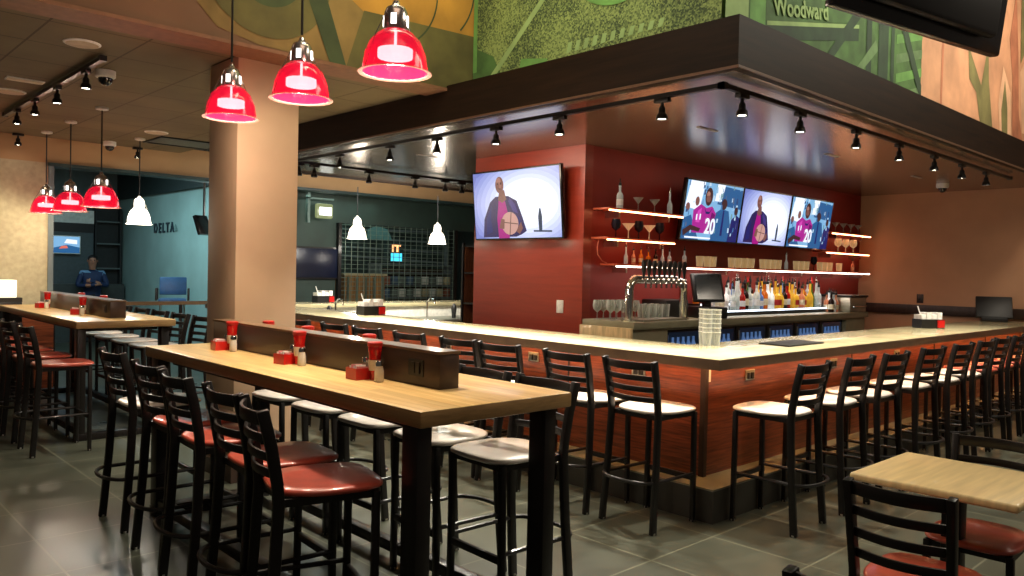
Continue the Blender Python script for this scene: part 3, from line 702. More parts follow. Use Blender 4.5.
def man_picture():
    p = [(E_('vignette', (112, 124, 196), 1.0), [(0, 0), (1, 0), (1, 1), (0, 1)])]
    for k in range(9):
        f = k / 8; sc_ = 1 - .075 * k
        c_ = tuple(int(a + (b - a) * f) for a, b in zip((130, 142, 210), (232, 238, 255)))
        pts_ = [(min(1, max(0, x)), min(1, max(0, y))) for x, y in ell(.64, .5, .72 * sc_, .78 * sc_, 32)]
        p.append((E_('glow step %d' % k, c_, 1.0 + .25 * f), pts_))
    p += [(NAV, [(.10, .02), (.12, .3), (.2, .55), (.27, .63), (.42, .63), (.52, .55), (.58, .3), (.62, .1), (.56, .05), (.5, .02)])]
    p += [(DNB, [(.14, .06), (.15, .3), (.22, .5), (.2, .3), (.22, .1)]), (E_('jacket light', (62, 54, 128), .9), [(.44, .6), (.5, .5), (.53, .36), (.47, .4), (.42, .55)]), (DNB, [(.55, .3), (.57, .14), (.53, .2), (.5, .34)])]
    p += [(MAG, [(.29, 0), (.28, .3), (.31, .6), (.38, .58), (.42, .3), (.42, 0)])]
    p += [(SKN, [(.30, .58), (.32, .72), (.38, .72), (.40, .58), (.35, .53)]), (SKN, ell(.325, .8, .05, .125)), (E_('skin light', (164, 116, 104), 1.0), ell(.315, .86, .028, .05)), (E_('skin mid', (146, 98, 90), 1.0), ell(.335, .79, .016, .04)), (SKD, [(.296, .835), (.318, .838), (.318, .828), (.296, .826)]), (SKD, [(.33, .838), (.353, .835), (.353, .826), (.33, .828)])]
    p += [(SKD, ell(.308, .815, .008, .012, 8)), (SKD, ell(.34, .815, .008, .012, 8)), (SKD, [(.3, .748), (.335, .745), (.345, .738), (.32, .735)])]
    p += [(BAL, ell(.43, .22, .10, .17, 22)), (BALD, [(.335, .25), (.34, .235), (.52, .2), (.525, .215)]), (BALD, [(.42, .05), (.43, .05), (.455, .39), (.445, .39)])]
    p += [(SKN, [(.30, .15), (.33, .3), (.37, .28), (.36, .14)]), (SKN, [(.5, .1), (.56, .24), (.58, .14), (.54, .06)])]
    p += [(TRO, [(.76, .1), (.755, .3), (.77, .42), (.785, .42), (.80, .3), (.795, .1)]), (TRO, [(.7, .085), (.9, .075), (.9, .1), (.7, .11)])]
    return p
def team_picture():
    p = [(CYA, [(0, 0), (1, 0), (1, 1), (0, 1)]), (WHT, [(0, .55), (.25, .5), (.3, 1), (.05, 1)]), (TEL, [(.55, .65), (1, .6), (1, .95), (.6, .98)]), (WHT, [(.5, .7), (.62, .7), (.66, 1), (.52, 1)])]
    p += [(TEL, [(0, 0), (.0, .35), (.12, .42), (.3, .0)]), (TEL, [(.5, 0), (.55, .5), (.64, .58), (.78, .55), (.84, .3), (.84, 0)]), (DNB, [(.82, 0), (.85, .4), (.93, .5), (1, .45), (1, 0)]), (SKD, ell(.68, .66, .05, .1)), (SKD, ell(.92, .56, .035, .08)), (SKN, ell(.2, .66, .035, .08)), (SKN, ell(.05, .55, .035, .07))]
    rng = random.Random(5)
    cols_ = [E_('patch %d' % k, c, 1.0) for k, c in enumerate([(150, 190, 220), (70, 120, 170), (40, 70, 120), (190, 215, 235), (90, 100, 130), (110, 150, 160)])]
    for k in range(70):
        x = rng.uniform(.0, .95); y = rng.uniform(.1, .95); w_ = rng.uniform(.01, .04); h_ = rng.uniform(.03, .12)
        p.append((cols_[rng.randrange(6)], [(x, y), (min(1, x + w_), y + .01), (min(1, x + w_ * .8), min(1, y + h_)), (x + .004, min(1, y + h_))]))
    p += [(SKD, ell(.68, .66, .045, .09)), (TEL, [(.58, .1), (.6, .5), (.68, .57), (.78, .5), (.8, .1)]), (DNB, [(.66, .1), (.665, .55), (.69, .55), (.7, .1)])]
    p += [(PUR, [(.16, .12), (.14, .5), (.26, .62), (.36, .56), (.46, .6), (.54, .48), (.5, .12)]), (SKD, ell(.38, .76, .065, .16)), (E_('skin light', (164, 116, 104), 1.0), ell(.365, .8, .03, .05)), (SKN, ell(.375, .72, .04, .06)), (E_('magenta light', (210, 70, 180), 1.0), [(.2, .3), (.22, .5), (.28, .56), (.27, .3)]), (E_('magenta dark', (120, 16, 110), .8), [(.44, .14), (.46, .5), (.53, .46), (.5, .14)]), (DNB, [(.32, .58), (.36, .5), (.42, .5), (.47, .58), (.42, .46), (.36, .46)])]
    p += [(WHT, [(.2, .44), (.22, .44), (.22, .34), (.2, .34)]), (WHT, [(.26, .45), (.28, .45), (.28, .35), (.26, .35)])]
    two = [[(.32, .33), (.42, .35), (.42, .31), (.33, .29)], [(.39, .35), (.42, .35), (.40, .22), (.37, .22)], [(.33, .08), (.36, .08), (.40, .23), (.37, .23)], [(.32, .06), (.44, .08), (.44, .12), (.32, .1)]]
    zer = [[(.47, .1), (.50, .1), (.50, .36), (.47, .36)], [(.53, .11), (.56, .11), (.56, .37), (.53, .37)], [(.47, .33), (.56, .34), (.56, .38), (.47, .37)], [(.47, .08), (.56, .09), (.56, .13), (.47, .12)]]
    p += [(SKD, [(.0, .15), (.12, .25), (.3, .2), (.28, .14), (.14, .16), (.02, .05)]), (WHT, [(.05, .02), (.5, .02), (.5, .05), (.05, .05)])]
    return p
# left TV on the core (faces -X), tilted forward
def tvM(c, ux, tilt):
    ux = Vector(ux).normalized(); up = Vector((0, 0, 1)); n = ux.cross(up)
    uy = (up * math.cos(tilt) + n * math.sin(tilt)); nn = ux.cross(uy)
    return Matrix(((ux.x, uy.x, nn.x, c[0]), (ux.y, uy.y, nn.y, c[1]), (ux.z, uy.z, nn.z, c[2]), (0, 0, 0, 1)))
screen_tv('television', 'large TV on the left red panel showing a man holding a basketball', tvM((1.36, 3.34, 2.30), (0, -1, 0), .10), 1.34, .745, man_picture())
for i, (x, pic, lb) in enumerate([(3.47, team_picture, 'left TV of three above the bar showing a player in jersey'), (4.64, man_picture, 'middle TV of three above the bar showing a man with a ball'), (5.82, team_picture, 'right TV of three above the bar showing a player in jersey')]):
    screen_tv('television', lb, tvM((x, 2.3, 2.315), (1, 0, 0), .14), 1.165, .68, pic())
    if pic is team_picture: text_part('jersey_number', '20', .24, WHT, COL.objects[-1] if False else [o for o in COL.objects if o.get('label') == lb][0], frameM((-.05, -.17, .0165), (1, 0, 0), (0, 1, 0)), .001, True, .85)
# black TV hung near the camera, seen from behind and below
t = thing('television', 'black TV hanging from the ceiling at the top right, seen from behind', 'TV')
A, B_ = Vector((-1.517, -1.38, 2.6)), Vector((-.368, -1.604, 2.6)); ux = (B_ - A).normalized(); n_ = Vector((-ux.y, ux.x, 0)) * -1
up = (Vector((0, 0, 1)) * math.cos(.12) + n_ * math.sin(.12)).normalized(); L_ = (B_ - A).length
def hp(u, v, d): return A + ux * u + up * v + ux.cross(up) * d
def hbox(name, u0, u1, v0, v1, d0, d1, mat, par, bev=.0):
    vs = [hp(u, v, d) for d in (d0, d1) for (u, v) in ((u0, v0), (u1, v0), (u1, v1), (u0, v1))]
    return MB().add(vs, [(3, 2, 1, 0), (4, 5, 6, 7), (0, 1, 5, 4), (1, 2, 6, 5), (2, 3, 7, 6), (3, 0, 4, 7)]).build(name, mat, par, bevel=bev)
hbox('case', 0, L_, 0, .68, -.05, 0, SCRB, t, .012); hbox('back_bulge', .15, L_ - .15, .05, .45, 0, .06, BLKM, t, .02); hbox('screen', .02, L_ - .02, .02, .66, -.053, -.05, P('dark screen', (28, 32, 34), .15), t); hbox('mount_plate', .42, .76, .2, .6, .06, .09, BLKM, t, .005)
MB().tube([hp(.58, .45, .1), hp(.58, .45, .1) + Vector((0, 0, 2.2))], .03, 10).build('ceiling_pole', BLKM, t)

# ------------------------------------------------------------------ stools and chairs
def ladder_seat(kind, seatmat):
    H = .722 if kind == 'stool' else .455
    top = 1.066 if kind == 'stool' else .86
    W = 1.0 if kind == 'stool' else .88
    t = thing('bar_stool' if kind == 'stool' else 'dining_chair', 'seat', 'stool' if kind == 'stool' else 'chair')
    # seat: rounded outline
    out = []
    for a in range(28):
        th = 2 * PI * a / 28
        c, s = math.cos(th), math.sin(th)
        ex = .42 if c > 0 else .85
        x = math.copysign(abs(c) ** ex, c) * (.245 if c > 0 else .20); y = W * math.copysign(abs(s) ** .55, s) * (.214 - (0 if c > 0 else .02 * abs(c)))
        out.append((x, y))
    mb = MB()
    rings = []
    for k, (sc, z) in enumerate([(.93, H - .002), (1.0, H + .008), (1.0, H + .018), (.95, H + .026), (.6, H + .022), (.05, H + .018)]):
        rings.append([(x * sc, y * sc, z) for x, y in out])
    mb._rings(rings, False, 0); mb.build('seat', seatmat, t, ang=60)
    MB().sweep([(.19, -.18 * W, H - .016), (.19, .18 * W, H - .016), (-.175, .18 * W, H - .016), (-.175, -.18 * W, H - .016)], .022, .03, closed=True).build('seat_frame', BLK, t)
    for s in (-1, 1):
        l = MB().sweep([(.186, s * .192 * W, 0), (.19, s * .182 * W, H - .005)], .03, .03, (1, 0, 0)).build('leg', BLK, t, bevel=.004)
        MB().lathe([(.012, 0), (.017, .004), (.017, .014)], 8, (.186, s * .192 * W, 0)).build('glide', GLIDE, l)
        z2 = H + .06
        pth = [(-.24, s * .208 * W, 0), (-.208, s * .197 * W, H * .55), (-.192, s * .19 * W, H - .02), (-.198, s * .19 * W, z2), (-.222, s * .194 * W, H + .2), (-.258, s * .2 * W, top)]
        l = MB().sweep(pth, .03, .044, (1, 0, 0)).build('leg', BLK, t, bevel=.006)
        MB().lathe([(.012, 0), (.018, .004), (.018, .014)], 8, (-.24, s * .208 * W, 0)).build('glide', GLIDE, l)
    zs = [top - .036, top - .112, top - .182, top - .248] if kind == 'stool' else [top - .03, top - .115, top - .2, top - .28]
    for k, z in enumerate(zs):
        f = (z - H - .06) / (top - H - .06); xb = -.198 - .064 * max(0, f)
        pts = [(xb - .045 * math.sin(PI * q / 8) + .004, W * (-.19 + .38 * q / 8), z) for q in range(9)]
        MB().sweep(pts, .013, .05 if k == 0 else .034, (0, 0, 1)).build('back_slat', BLK, t, bevel=.003)
    if kind == 'stool':
        zr = .315; pts = []
        xr = -.222
        arc = [(xr - .10 * math.sin(PI * q / 12), .198 * math.cos(PI * q / 12)) for q in range(13)]
        pts = [(.19, .19)] + arc + [(.19, -.19)]
        MB().tube([(x, y, zr) for x, y in pts], .0115, 8).build('foot_ring', BLK, t)
        MB().sweep([(.19, -.185, zr - .03), (.19, .185, zr - .03)], .022, .035).build('foot_bar', BLK, t, bevel=.004)
    else:
        for s in (-1, 1): MB().sweep([(.186, s * .188 * W, .2), (-.222, s * .2 * W, .2)], .018, .018).build('stretcher', BLK, t)
        MB().sweep([(0, -.193 * W, .2), (0, .193 * W, .2)], .018, .018).build('stretcher', BLK, t)
    return t
stool_w = ladder_seat('stool', SEAT_GLARE); stool_r = ladder_seat('stool', SEATR); chair_r = ladder_seat('chair', SEATR)
first = {'w': stool_w, 'r': stool_r, 'c': chair_r}
def put(kind, x, y, rz, label, group):
    src = first[kind]
    base = {'w': stool_w, 'r': stool_r, 'c': chair_r}[kind]
    if src is not None:
        first[kind] = None; src.location = (x, y, 0); src.rotation_euler = (0, 0, rz); src['label'] = label; src['group'] = group
    else: dup(base, (x, y, 0), rz, label, group)
j = lambda a: random.uniform(-a, a)
for i, y in enumerate([.38, .92, 1.62, 2.10, 2.72, 3.37, 3.95, 4.60, 5.22]):
    put('w', -.165 + j(.015), y, j(.05), 'black bar stool with glare-whitened seat, bar left side, %s from the corner' % ORD[i], 'stools along the left side of the bar')
for i, x in enumerate([.44, 1.12, 1.70, 2.47, 3.15, 3.78]):
    put('w', x, -.165 + j(.015), PI / 2 + j(.05), 'black bar stool with glare-whitened seat, bar right side, %s from the corner' % ORD[i], 'stools along the right side of the bar')
for i, x in enumerate([4.35, 4.9, 5.5, 6.1]):
    put('r', x, -.165 + j(.015), PI / 2 + j(.05), 'black bar stool with red seat, bar right side, %s from the far end' % ORD[3 - i], 'red seated stools at the far end of the bar')
for i, (x, y, r) in enumerate([(-2.735, .15, -.26), (-2.67, .62, -.08), (-2.66, 1.19, -.06), (-2.62, 1.70, .0)]):
    put('r', x, y, r, 'black stool with red seat, near table left side, %s from the camera' % ORD[i], 'stools left of the near high table')
put('w', -2.58, 2.43, .0, 'black ladder-back stool with glare-whitened seat at the far left end of the near table', 'stools left of the near high table')
for i, y in enumerate([.07, .55, 1.1, 1.65, 2.2]):
    put('w', -1.75, y, PI + j(.05), 'black stool with glare-whitened seat, near table bar side, %s from near end' % ORD[i], 'stools on the bar side of the near high table')
for i, y in enumerate([4.78, 5.45, 6.1, 6.75, 7.4]):
    put('r', -2.55, y, j(.05), 'black stool with red seat, far table left side, %s from near end' % ORD[i], 'stools left of the far high table')
for i, y in enumerate([5.35, 5.95, 6.55, 7.15, 7.75]):
    put('w', -1.35, y, PI + j(.05), 'black stool with glare-whitened seat, far table bar side, %s from near end' % ORD[i], 'stools on the bar side of the far high table')
put('c', -1.18, -1.62, .03, 'low black ladder-back chair with red seat in front of small table', 'chairs at the small table')
put('c', -.40, -1.6, PI + .04, 'low black ladder-back chair with red seat behind the small table', 'chairs at the small table')
put('c', -2.21, -1.93, 0, 'low black chair at the bottom edge, only its post tip showing', 'chairs at the small table')

# ------------------------------------------------------------------ tables
def high_table(x0, x1, y0, y1, dx0, dx1, dy0, dy1, label):
    t = thing('high_table', label, 'table', ((x0 + x1) / 2, (y0 + y1) / 2, 0))
    ox, oy = (x0 + x1) / 2, (y0 + y1) / 2
    X0, X1, Y0, Y1 = x0 - ox, x1 - ox, y0 - oy, y1 - oy
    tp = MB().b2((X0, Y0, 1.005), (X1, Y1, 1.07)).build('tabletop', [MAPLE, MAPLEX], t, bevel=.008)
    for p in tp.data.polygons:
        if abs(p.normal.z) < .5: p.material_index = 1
    MB().b2((X0 + .1, Y0 + .2, .965), (X1 - .1, Y1 - .2, 1.004)).build('apron', BLK, t)
    for y in (Y0 + .1, Y1 - .1):
        for x in (X0 + .06, X1 - .08): MB().b2((x - .035, y - .05, .06), (x + .035, y + .05, 1.004)).build('leg', BLK, t, bevel=.004)
        MB().b2((X0 + .02, y - .05, 0), (X1 - .02, y + .05, .06)).build('foot', BLK, t, bevel=.004)
    for x in (X0 + .06, X1 - .08): MB().b2((x - .03, Y0 + .15, .05), (x + .03, Y1 - .15, .11)).build('floor_rail', BLK, t, bevel=.003)
    d = MB().b2((dx0 - ox, dy0 - oy, 1.07), (dx1 - ox, dy1 - oy, 1.225)).build('divider', DKPANEL, t, bevel=.004)
    tag(d, 'dark laminate ledge along the table middle')
    MB().b2((dx0 - ox - .004, dy0 - oy - .004, 1.225), (dx1 - ox + .004, dy1 - oy + .004, 1.238)).build('ledge_cap', P('ledge cap', (108, 84, 62), .3, coat=.3), d)
    yy = dy0 - oy + .17
    MB().b2((dx0 - ox - .006, yy - .055, 1.115), (dx0 - ox, yy + .055, 1.19)).b2((dx0 - ox - .012, yy - .035, 1.128), (dx0 - ox - .006, yy - .005, 1.178)).b2((dx0 - ox - .012, yy + .005, 1.128), (dx0 - ox - .006, yy + .035, 1.178)).build('power_outlet', BLKM, d)
    return t
high_table(-2.6, -1.77, -.36, 2.56, -2.215, -2.105, .02, 2.43, 'near high table with pale butcher block top and dark centre ledge')
high_table(-2.38, -1.52, 4.95, 8.15, -2.0, -1.86, 5.3, 7.9, 'far high table with pale butcher block top by the plaster wall')
# small low table bottom right
t = thing('dining_table', 'small low table with pale wood top at the lower right', 'table', (-.575, -1.545, 0))
MB().b2((-.325, -.325, .715), (.325, .325, .75)).build('tabletop', P('pale wood laminate', (234, 208, 150), .35, 0, .06, 3, stretch=(1, 12, 1), coat=.2), t, bevel=.012, seg=3)
MB().b2((-.04, -.04, .03), (.04, .04, .715)).build('pedestal', BLK, t, bevel=.006)
MB().sweep([(-.26, 0, .02), (.26, 0, .02)], .06, .04).sweep([(0, -.26, .02), (0, .26, .02)], .06, .04).build('cross_base', BLK, t)

# ------------------------------------------------------------------ condiments
KET = P('ketchup red', (186, 20, 18), .25, coat=.5)
def condiment_set():
    c = thing('sugar_caddy', 'c', 'caddy')
    tub = MB(); tub.b2((-.038, -.045, 0), (.038, .045, .006)); tub.b2((-.038, -.045, .006), (-.034, .045, .055)); tub.b2((.034, -.045, .006), (.038, .045, .055)); tub.b2((-.034, -.045, .006), (.034, -.041, .055)); tub.b2((-.034, .041, .006), (.034, .045, .055))
    tub.build('tub', REDP, c)
    for k in range(5): MB().sweep([(0, -.034 + k * .016, .008), (.004, -.031 + k * .016, .062 + .007 * (k % 2))], .056, .007, (0, 1, 0)).build('packet', PAPER if k % 3 else P('pink packet', (222, 150, 150), .7), c)
    b = thing('ketchup_bottle', 'b', 'bottle')
    MB().lathe([(.022, 0), (.024, .03), (.027, .045), (.031, .08), (.029, .11), (.033, .14), (.034, .158), (.03, .164)], 16).build('body', KET, b)
    MB().lathe([(.036, .158), (.037, .164), (.037, .176), (.03, .18)], 16).build('cap', P('ketchup cap', (168, 30, 24), .35), b)
    MB().lathe([(.0275, .045), (.0316, .08), (.0305, .095)], 16, cap=False).build('paper_label', P('ketchup label', (220, 205, 180), .6), b)
    s = thing('salt_shaker', 's', 'shaker')
    MB().lathe([(.02, 0), (.023, .005), (.022, .05), (.017, .068), (.016, .074)], 14).build('jar', P('salt filled glass', (226, 216, 200), .2, coat=.4), s)
    MB().lathe([(.018, .074), (.018, .088), (.012, .098), (.002, .1)], 14).build('lid', CHROME, s)
    p = thing('pepper_shaker', 'p', 'shaker')
    MB().lathe([(.02, 0), (.023, .005), (.022, .05), (.017, .068), (.016, .074)], 14).build('jar', P('pepper filled glass', (120, 104, 86), .2, coat=.4), p)
    MB().lathe([(.018, .074), (.018, .088), (.012, .098), (.002, .1)], 14).build('lid', CHROME, p)
    return c, b, s, p
CS = condiment_set(); cs_used = [False]
def put_set(x, y, z, where, side=-1):
    spec = [((x, y, z), 'red caddy of white packets'), ((x - side * .055, y - .06, z), 'red ketchup bottle'), ((x - side * .03, y - .135, z), 'glass salt shaker'), ((x - side * .07, y + .04, z), 'glass pepper shaker')]
    for k, (loc, nm) in enumerate(spec):
        lb = nm + ' ' + where; g = ['sugar caddies', 'ketchup bottles', 'salt shakers', 'pepper shakers'][k] + ' on the high tables'
        if not cs_used[0]: CS[k].location = loc; CS[k]['label'] = lb; CS[k]['group'] = g
        else: dup(CS[k], loc, random.uniform(-.3, .3), lb, g)
    cs_used[0] = True
put_set(-2.315, .52, 1.07, 'on the near table, set closest to its outlet')
put_set(-2.315, 1.25, 1.07, 'on the near table, middle of three sets')
put_set(-2.315, 2.1, 1.07, 'on the near table, set by the column')
for y, w in ((.9, 'nearest'), (1.55, 'second'), (2.05, 'third')): put_set(-1.99, y, 1.07, 'on the near table bar side of the ledge, %s one' % w, 1)
put_set(-2.12, 6.0, 1.07, 'on the far table, set closest to the camera')
put_set(-2.12, 7.35, 1.07, 'on the far table, set near the plaster wall')
for y, w in ((6.3, 'nearest'), (7.1, 'farthest')): put_set(-1.73, y, 1.07, 'on the far table bar side of the ledge, %s one' % w, 1)
# white lit box at the far end of the far table
t = thing('menu_box', 'white box on a dark stand at the far end of the far table', 'box', (-2.42, 8.3, 0))
MB().b2((-.3, -.1, 0), (.3, .1, 1.1)).build('stand', BLKM, t, bevel=.01); MB().b2((-.3, -.11, 1.15), (.24, .1, 1.36)).build('white_top', P('white glowing box', (245, 240, 225), .4, emis=(255, 244, 220), es=.7), t, bevel=.01); MB().b2((-.3, -.1, 1.1), (.3, .1, 1.15)).build('tray', BLKM, t)

# bar caddies with napkins
def bar_caddy():
    t = thing('napkin_caddy', 'n', 'caddy')
    MB().b2((-.14, -.08, 0), (.14, .08, .008)).b2((-.14, -.08, .008), (-.132, .08, .1)).b2((.132, -.08, .008), (.14, .08, .1)).b2((-.132, -.08, .008), (.132, -.073, .1)).b2((-.132, .073, .008), (.132, .08, .1)).build('tray', BLKM, t)
    for k in range(4):
        x = -.1 + k * .065
        MB().prism([(x - .028, -.06), (x + .028, -.06), (x + .034, .06), (x - .034, .06)], .01, .15 + .025 * (k % 2)).build('napkin_stack', PAPER, t)
    MB().b2((.05, -.095, .01), (.13, -.081, .09)).build('red_card', REDP, t)
    MB().tube([(-.06, .03, .1), (-.1, .05, .24)], .006, 6).build('straw', PAPER, t)
    return t
nc = bar_caddy(); row(nc, [(5.0, .5, 1.07), (.60, 4.86, 1.07), (1.66, 7.75, 1.07)], lambda i: ['black caddy of white napkins on the right bar counter', 'black caddy of white napkins on the left bar counter', 'black caddy of white napkins on the far bar counter'][i], 'napkin caddies on the bar')
nc.rotation_euler = (0, 0, -.6)
# small things on sink station
for i, (x, lab) in enumerate([(1.15, 'small dark shaker tin at the left of the sink station'), (1.7, 'small dark shaker tin in the middle of the sink station'), (3.3, 'small dark shaker tin at the right of the sink station')]):
    tag(MB().lathe([(.03, 0), (.042, .15), (.04, .155), (.03, .2), (.012, .22)], 14, (x, 6.7, .861)).build('shaker_tin', BLKM if i != 1 else STEEL), lab, 'shaker', 'shaker tins on the sink station')

# ------------------------------------------------------------------ pendants
REDG = glow_glass('red ribbed glass', (240, 122, 132), (206, 24, 66), .42, .7)
RIMG = glow_glass('glass rim', (225, 205, 195), (200, 160, 150), .1, .3)
WHG = glow_glass('white lit glass', (255, 246, 230), (255, 246, 228), 3.2, .75)
BULB = EM('lamp tube glow', (255, 236, 226), 15)
ALU = P('spun aluminium', (186, 176, 170), .25, .9, .05)
def pendant(top, shade, d, tall=True):
    t = thing('pendant_lamp', 'p', 'lamp')
    MB().tube([(0, 0, .36), (0, 0, top)], .007, 6).build('cord', BLKM, t)
    MB().lathe([(.054, .2), (.058, .205), (.056, .285), (.045, .31), (.022, .322), (.012, .345)], 18).build('socket_cup', ALU if shade is REDG else WHG, t)
    for a in range(4):
        th = PI / 4 + a * PI / 2
        MB().box((.057 * math.cos(th), .057 * math.sin(th), .245), (.006, .026, .05), rz=th).build('vent_slot', EM('vent glow', (255, 248, 240), 3.0), t)
    r = d / 2
    prof = [(.052, .205), (.08, .19), (.118, .15), (.142, .09), (.152, .03), (.153, 0)]
    # fluted wall
    n = 48; rings = []
    for pr_, z in prof:
        rings.append([(pr_ * r / .17 * (1 + .012 * (q % 2)) * math.cos(2 * PI * q / n), pr_ * r / .17 * (1 + .012 * (q % 2)) * math.sin(2 * PI * q / n), z) for q in range(n)])
    mb = MB(); mb._rings(rings, False, 0, cap=False); s = mb.build('glass_shade', shade, t, ang=80)
    MB().lathe([(r * .9, 0), (r * 1.02, -.002), (r * 1.02, .002), (r * .9, .006)], 40, cap=False, close=True).build('rim', RIMG if shade is REDG else WHG, t)
    MB().lathe([(.02, .07), (.084, .073), (.084, .113), (.02, .116), (.007, .118), (.007, .2)], 20).build('bulb', BULB, t)
    for sg in (-1, 1):
        MB().tube([(sg * .05, 0, .3), (sg * .075, 0, .24), (sg * .11 * r / .17, 0, .17), (sg * r * .98, 0, 0)], .0025, 5).build('guard_wire', CHROME, t)
    return t
red_p = pendant(2.2, REDG, .345)
row(red_p, [(-2.17, .47, 2.535), (-2.17, 1.386, 2.54), (-2.17, 2.308, 2.55)], lambda i: 'red glass pendant lamp over the near high table, %s' % ['closest to camera', 'middle one', 'farthest, by the column'][i], 'red pendants over the near high table')
redB = pendant(.985, REDG, .36)
row(redB, [(-1.93, 5.86, 2.145), (-1.93, 6.96, 2.15), (-1.93, 7.98, 2.165)], lambda i: 'red glass pendant lamp over the far high table, %s' % ['nearest and rightmost', 'middle one', 'farthest and leftmost'][i], 'red pendants over the far high table')
whp = pendant(.78, WHG, .30)
row(whp, [(2.127, 7.6, 2.03), (3.65, 7.6, 2.015)], lambda i: ['white glowing pendant lamp over the far bar counter, left one', 'white glowing pendant lamp over the far bar counter, right one'][i], 'white pendants over the far bar')
whp2 = pendant(1.06, WHG, .30); row(whp2, [(-1.0, 7.6, 2.075)], 'white glowing pendant lamp right of the far table by the storefront', 'white pendants')
for (x, y, w_) in ((-1.93, 5.86, 'nearest red pendant'), (-1.93, 6.96, 'middle red pendant'), (-1.93, 7.98, 'farthest red pendant'), (-1.0, 7.6, 'white pendant')):
    o_ = tag(MB().lathe([(.06, 0), (.06, -.02), (.015, -.03)], 16).build('ceiling_rose', WHITE), 'white round ceiling rose above the %s of the far table' % w_, 'ceiling rose', 'ceiling roses of the far pendants'); o_.location = (x, y, 3.13)

# ------------------------------------------------------------------ track lighting
def track(p0, p1, label):
    c = [(a + b) / 2 for a, b in zip(p0, p1)]
    t = thing('track_rail', label, 'track', c)
    q0 = [a - b for a, b in zip(p0, c)]; q1 = [a - b for a, b in zip(p1, c)]
    MB().sweep([q0, q1], .036, .03).build('rail', BLK, t)
    for e in (q0, q1): MB().box(e, (.05, .05, .04)).build('end_cap', BLK, t)
    return t
def spot():
    t = thing('track_spotlight', 's', 'spotlight')
    MB().b2((-.06, -.022, -.045), (.06, .022, -.015)).build('adapter', BLK, t, bevel=.004)
    MB().tube([(0, 0, -.04), (0, 0, -.09)], .012, 8).build('stem', BLK, t)
    s = MB().lathe([(.018, -.075), (.024, -.085), (.024, -.115), (.037, -.128), (.04, -.16), (.034, -.16), (.03, -.14)], 16, cap=False).build('lamp_can', BLK, t)
    MB().lathe([(.001, -.078), (.018, -.075)], 16, cap=False).build('can_top', BLK, s)
    MB().lathe([(.001, -.152), (.033, -.153)], 16, cap=False).build('lens', LENS, s)
    return t
TZ = 2.815
track((.09, .09, TZ), (.09, 6.0, TZ), 'black track rail under the canopy along the bar left side'); track((.09, .09, TZ), (6.25, .09, TZ), 'black track rail under the canopy along the bar right side'); track((.09, 5.75, TZ), (3.4, 5.75, TZ), 'black track rail under the canopy at the rear of the bar')
track((-2.56, 3.65, 3.095), (-2.56, 6.9, 3.095), 'black track rail on the low tiled ceiling at the left')
sp0 = spot(); spn = [0]
def put_spot(x, y, z, label, group, rz=0):
    if spn[0] == 0: sp0.location = (x, y, z); sp0.rotation_euler = (0, 0, rz); sp0['label'] = label; sp0['group'] = group
    else: dup(sp0, (x, y, z), rz, label, group)
    spn[0] += 1
SPOTS = []
for i, y in enumerate([.56, 1.52, 2.25, 3.05, 3.8, 4.73]):
    put_spot(.09, y, TZ, 'black track spotlight over the bar left side, %s from the corner' % ORD[i], 'spotlights over the left side of the bar', PI / 2); SPOTS.append((.09, y, 'L'))
for i, x in enumerate([.327, 1.126, 2.075, 2.963, 3.82, 4.61, 5.39]):
    put_spot(x, .09, TZ, 'black track spotlight over the bar right side, %s from the corner' % ORD[i], 'spotlights over the right side of the bar'); SPOTS.append((x, .09, 'R'))
for i, x in enumerate([.16, .36, 1.12, 1.83, 2.33, 2.62]):
    put_spot(x, 5.75, TZ, 'black track spotlight on the rear canopy rail, %s from the left' % ORD[i], 'spotlights on the rear canopy rail'); SPOTS.append((x, 5.75, 'B'))
for i, y in enumerate([4.06, 4.89, 5.65, 6.36]):
    put_spot(-2.56, y, 3.095, 'black track spotlight on the low left ceiling, %s from the near end' % ORD[i], 'spotlights on the low left ceiling', PI / 2)
for i, (x, y) in enumerate([(-2.16, 8.3), (-.8, 8.3)]):
    put_spot(x, y, 3.13, 'black spotlight by the tan soffit, %s one' % ['left', 'right'][i], 'spotlights by the soffit')

# ceiling fittings
for i, (x, y, r, lb) in enumerate([(-2.75, 3.45, .12, 'nearest round white ceiling speaker on the low ceiling'), (-2.75, 5.7, .13, 'round white ceiling speaker farther left on the low ceiling'), (-1.03, 6.95, .13, 'round white ceiling disc near the storefront')]):
    t = thing('ceiling_speaker', lb, 'speaker', (x, y, 3.13), 0, 'round ceiling speakers')
    MB().lathe([(r, 0), (r, -.006), (r * .9, -.012)], 28).build('bezel', PAPER, t); MB().lathe([(r * .88, -.012), (.001, -.014)], 28, cap=False).build('grille', P('speaker grille', (196, 176, 150), .8), t)
t = thing('ceiling_vent', 'white rectangular slot vent on the low ceiling', 'vent', (-2.76, 5.08, 3.13)); MB().b2((-.14, -.06, -.01), (.14, .06, 0)).build('frame', PAPER, t)
for k in range(4): MB().b2((-.13, -.05 + k * .027, -.014), (.13, -.035 + k * .027, -.01)).build('slat', P('vent slat', (200, 186, 160), .6), t)
t = thing('ceiling_hatch', 'dark square hatch frame in the ceiling near the column', 'hatch', (-.48, 7.5, 3.13)); h_ = MB(); h_.sweep([(-.4, -.3, -.008), (.4, -.3, -.008), (.4, .3, -.008), (-.4, .3, -.008)], .05, .016, closed=True); h_.build('frame', BLKM, t); MB().b2((-.38, -.28, -.006), (.38, .28, 0)).build('panel', P('hatch grey', (96, 100, 92), .7), t)
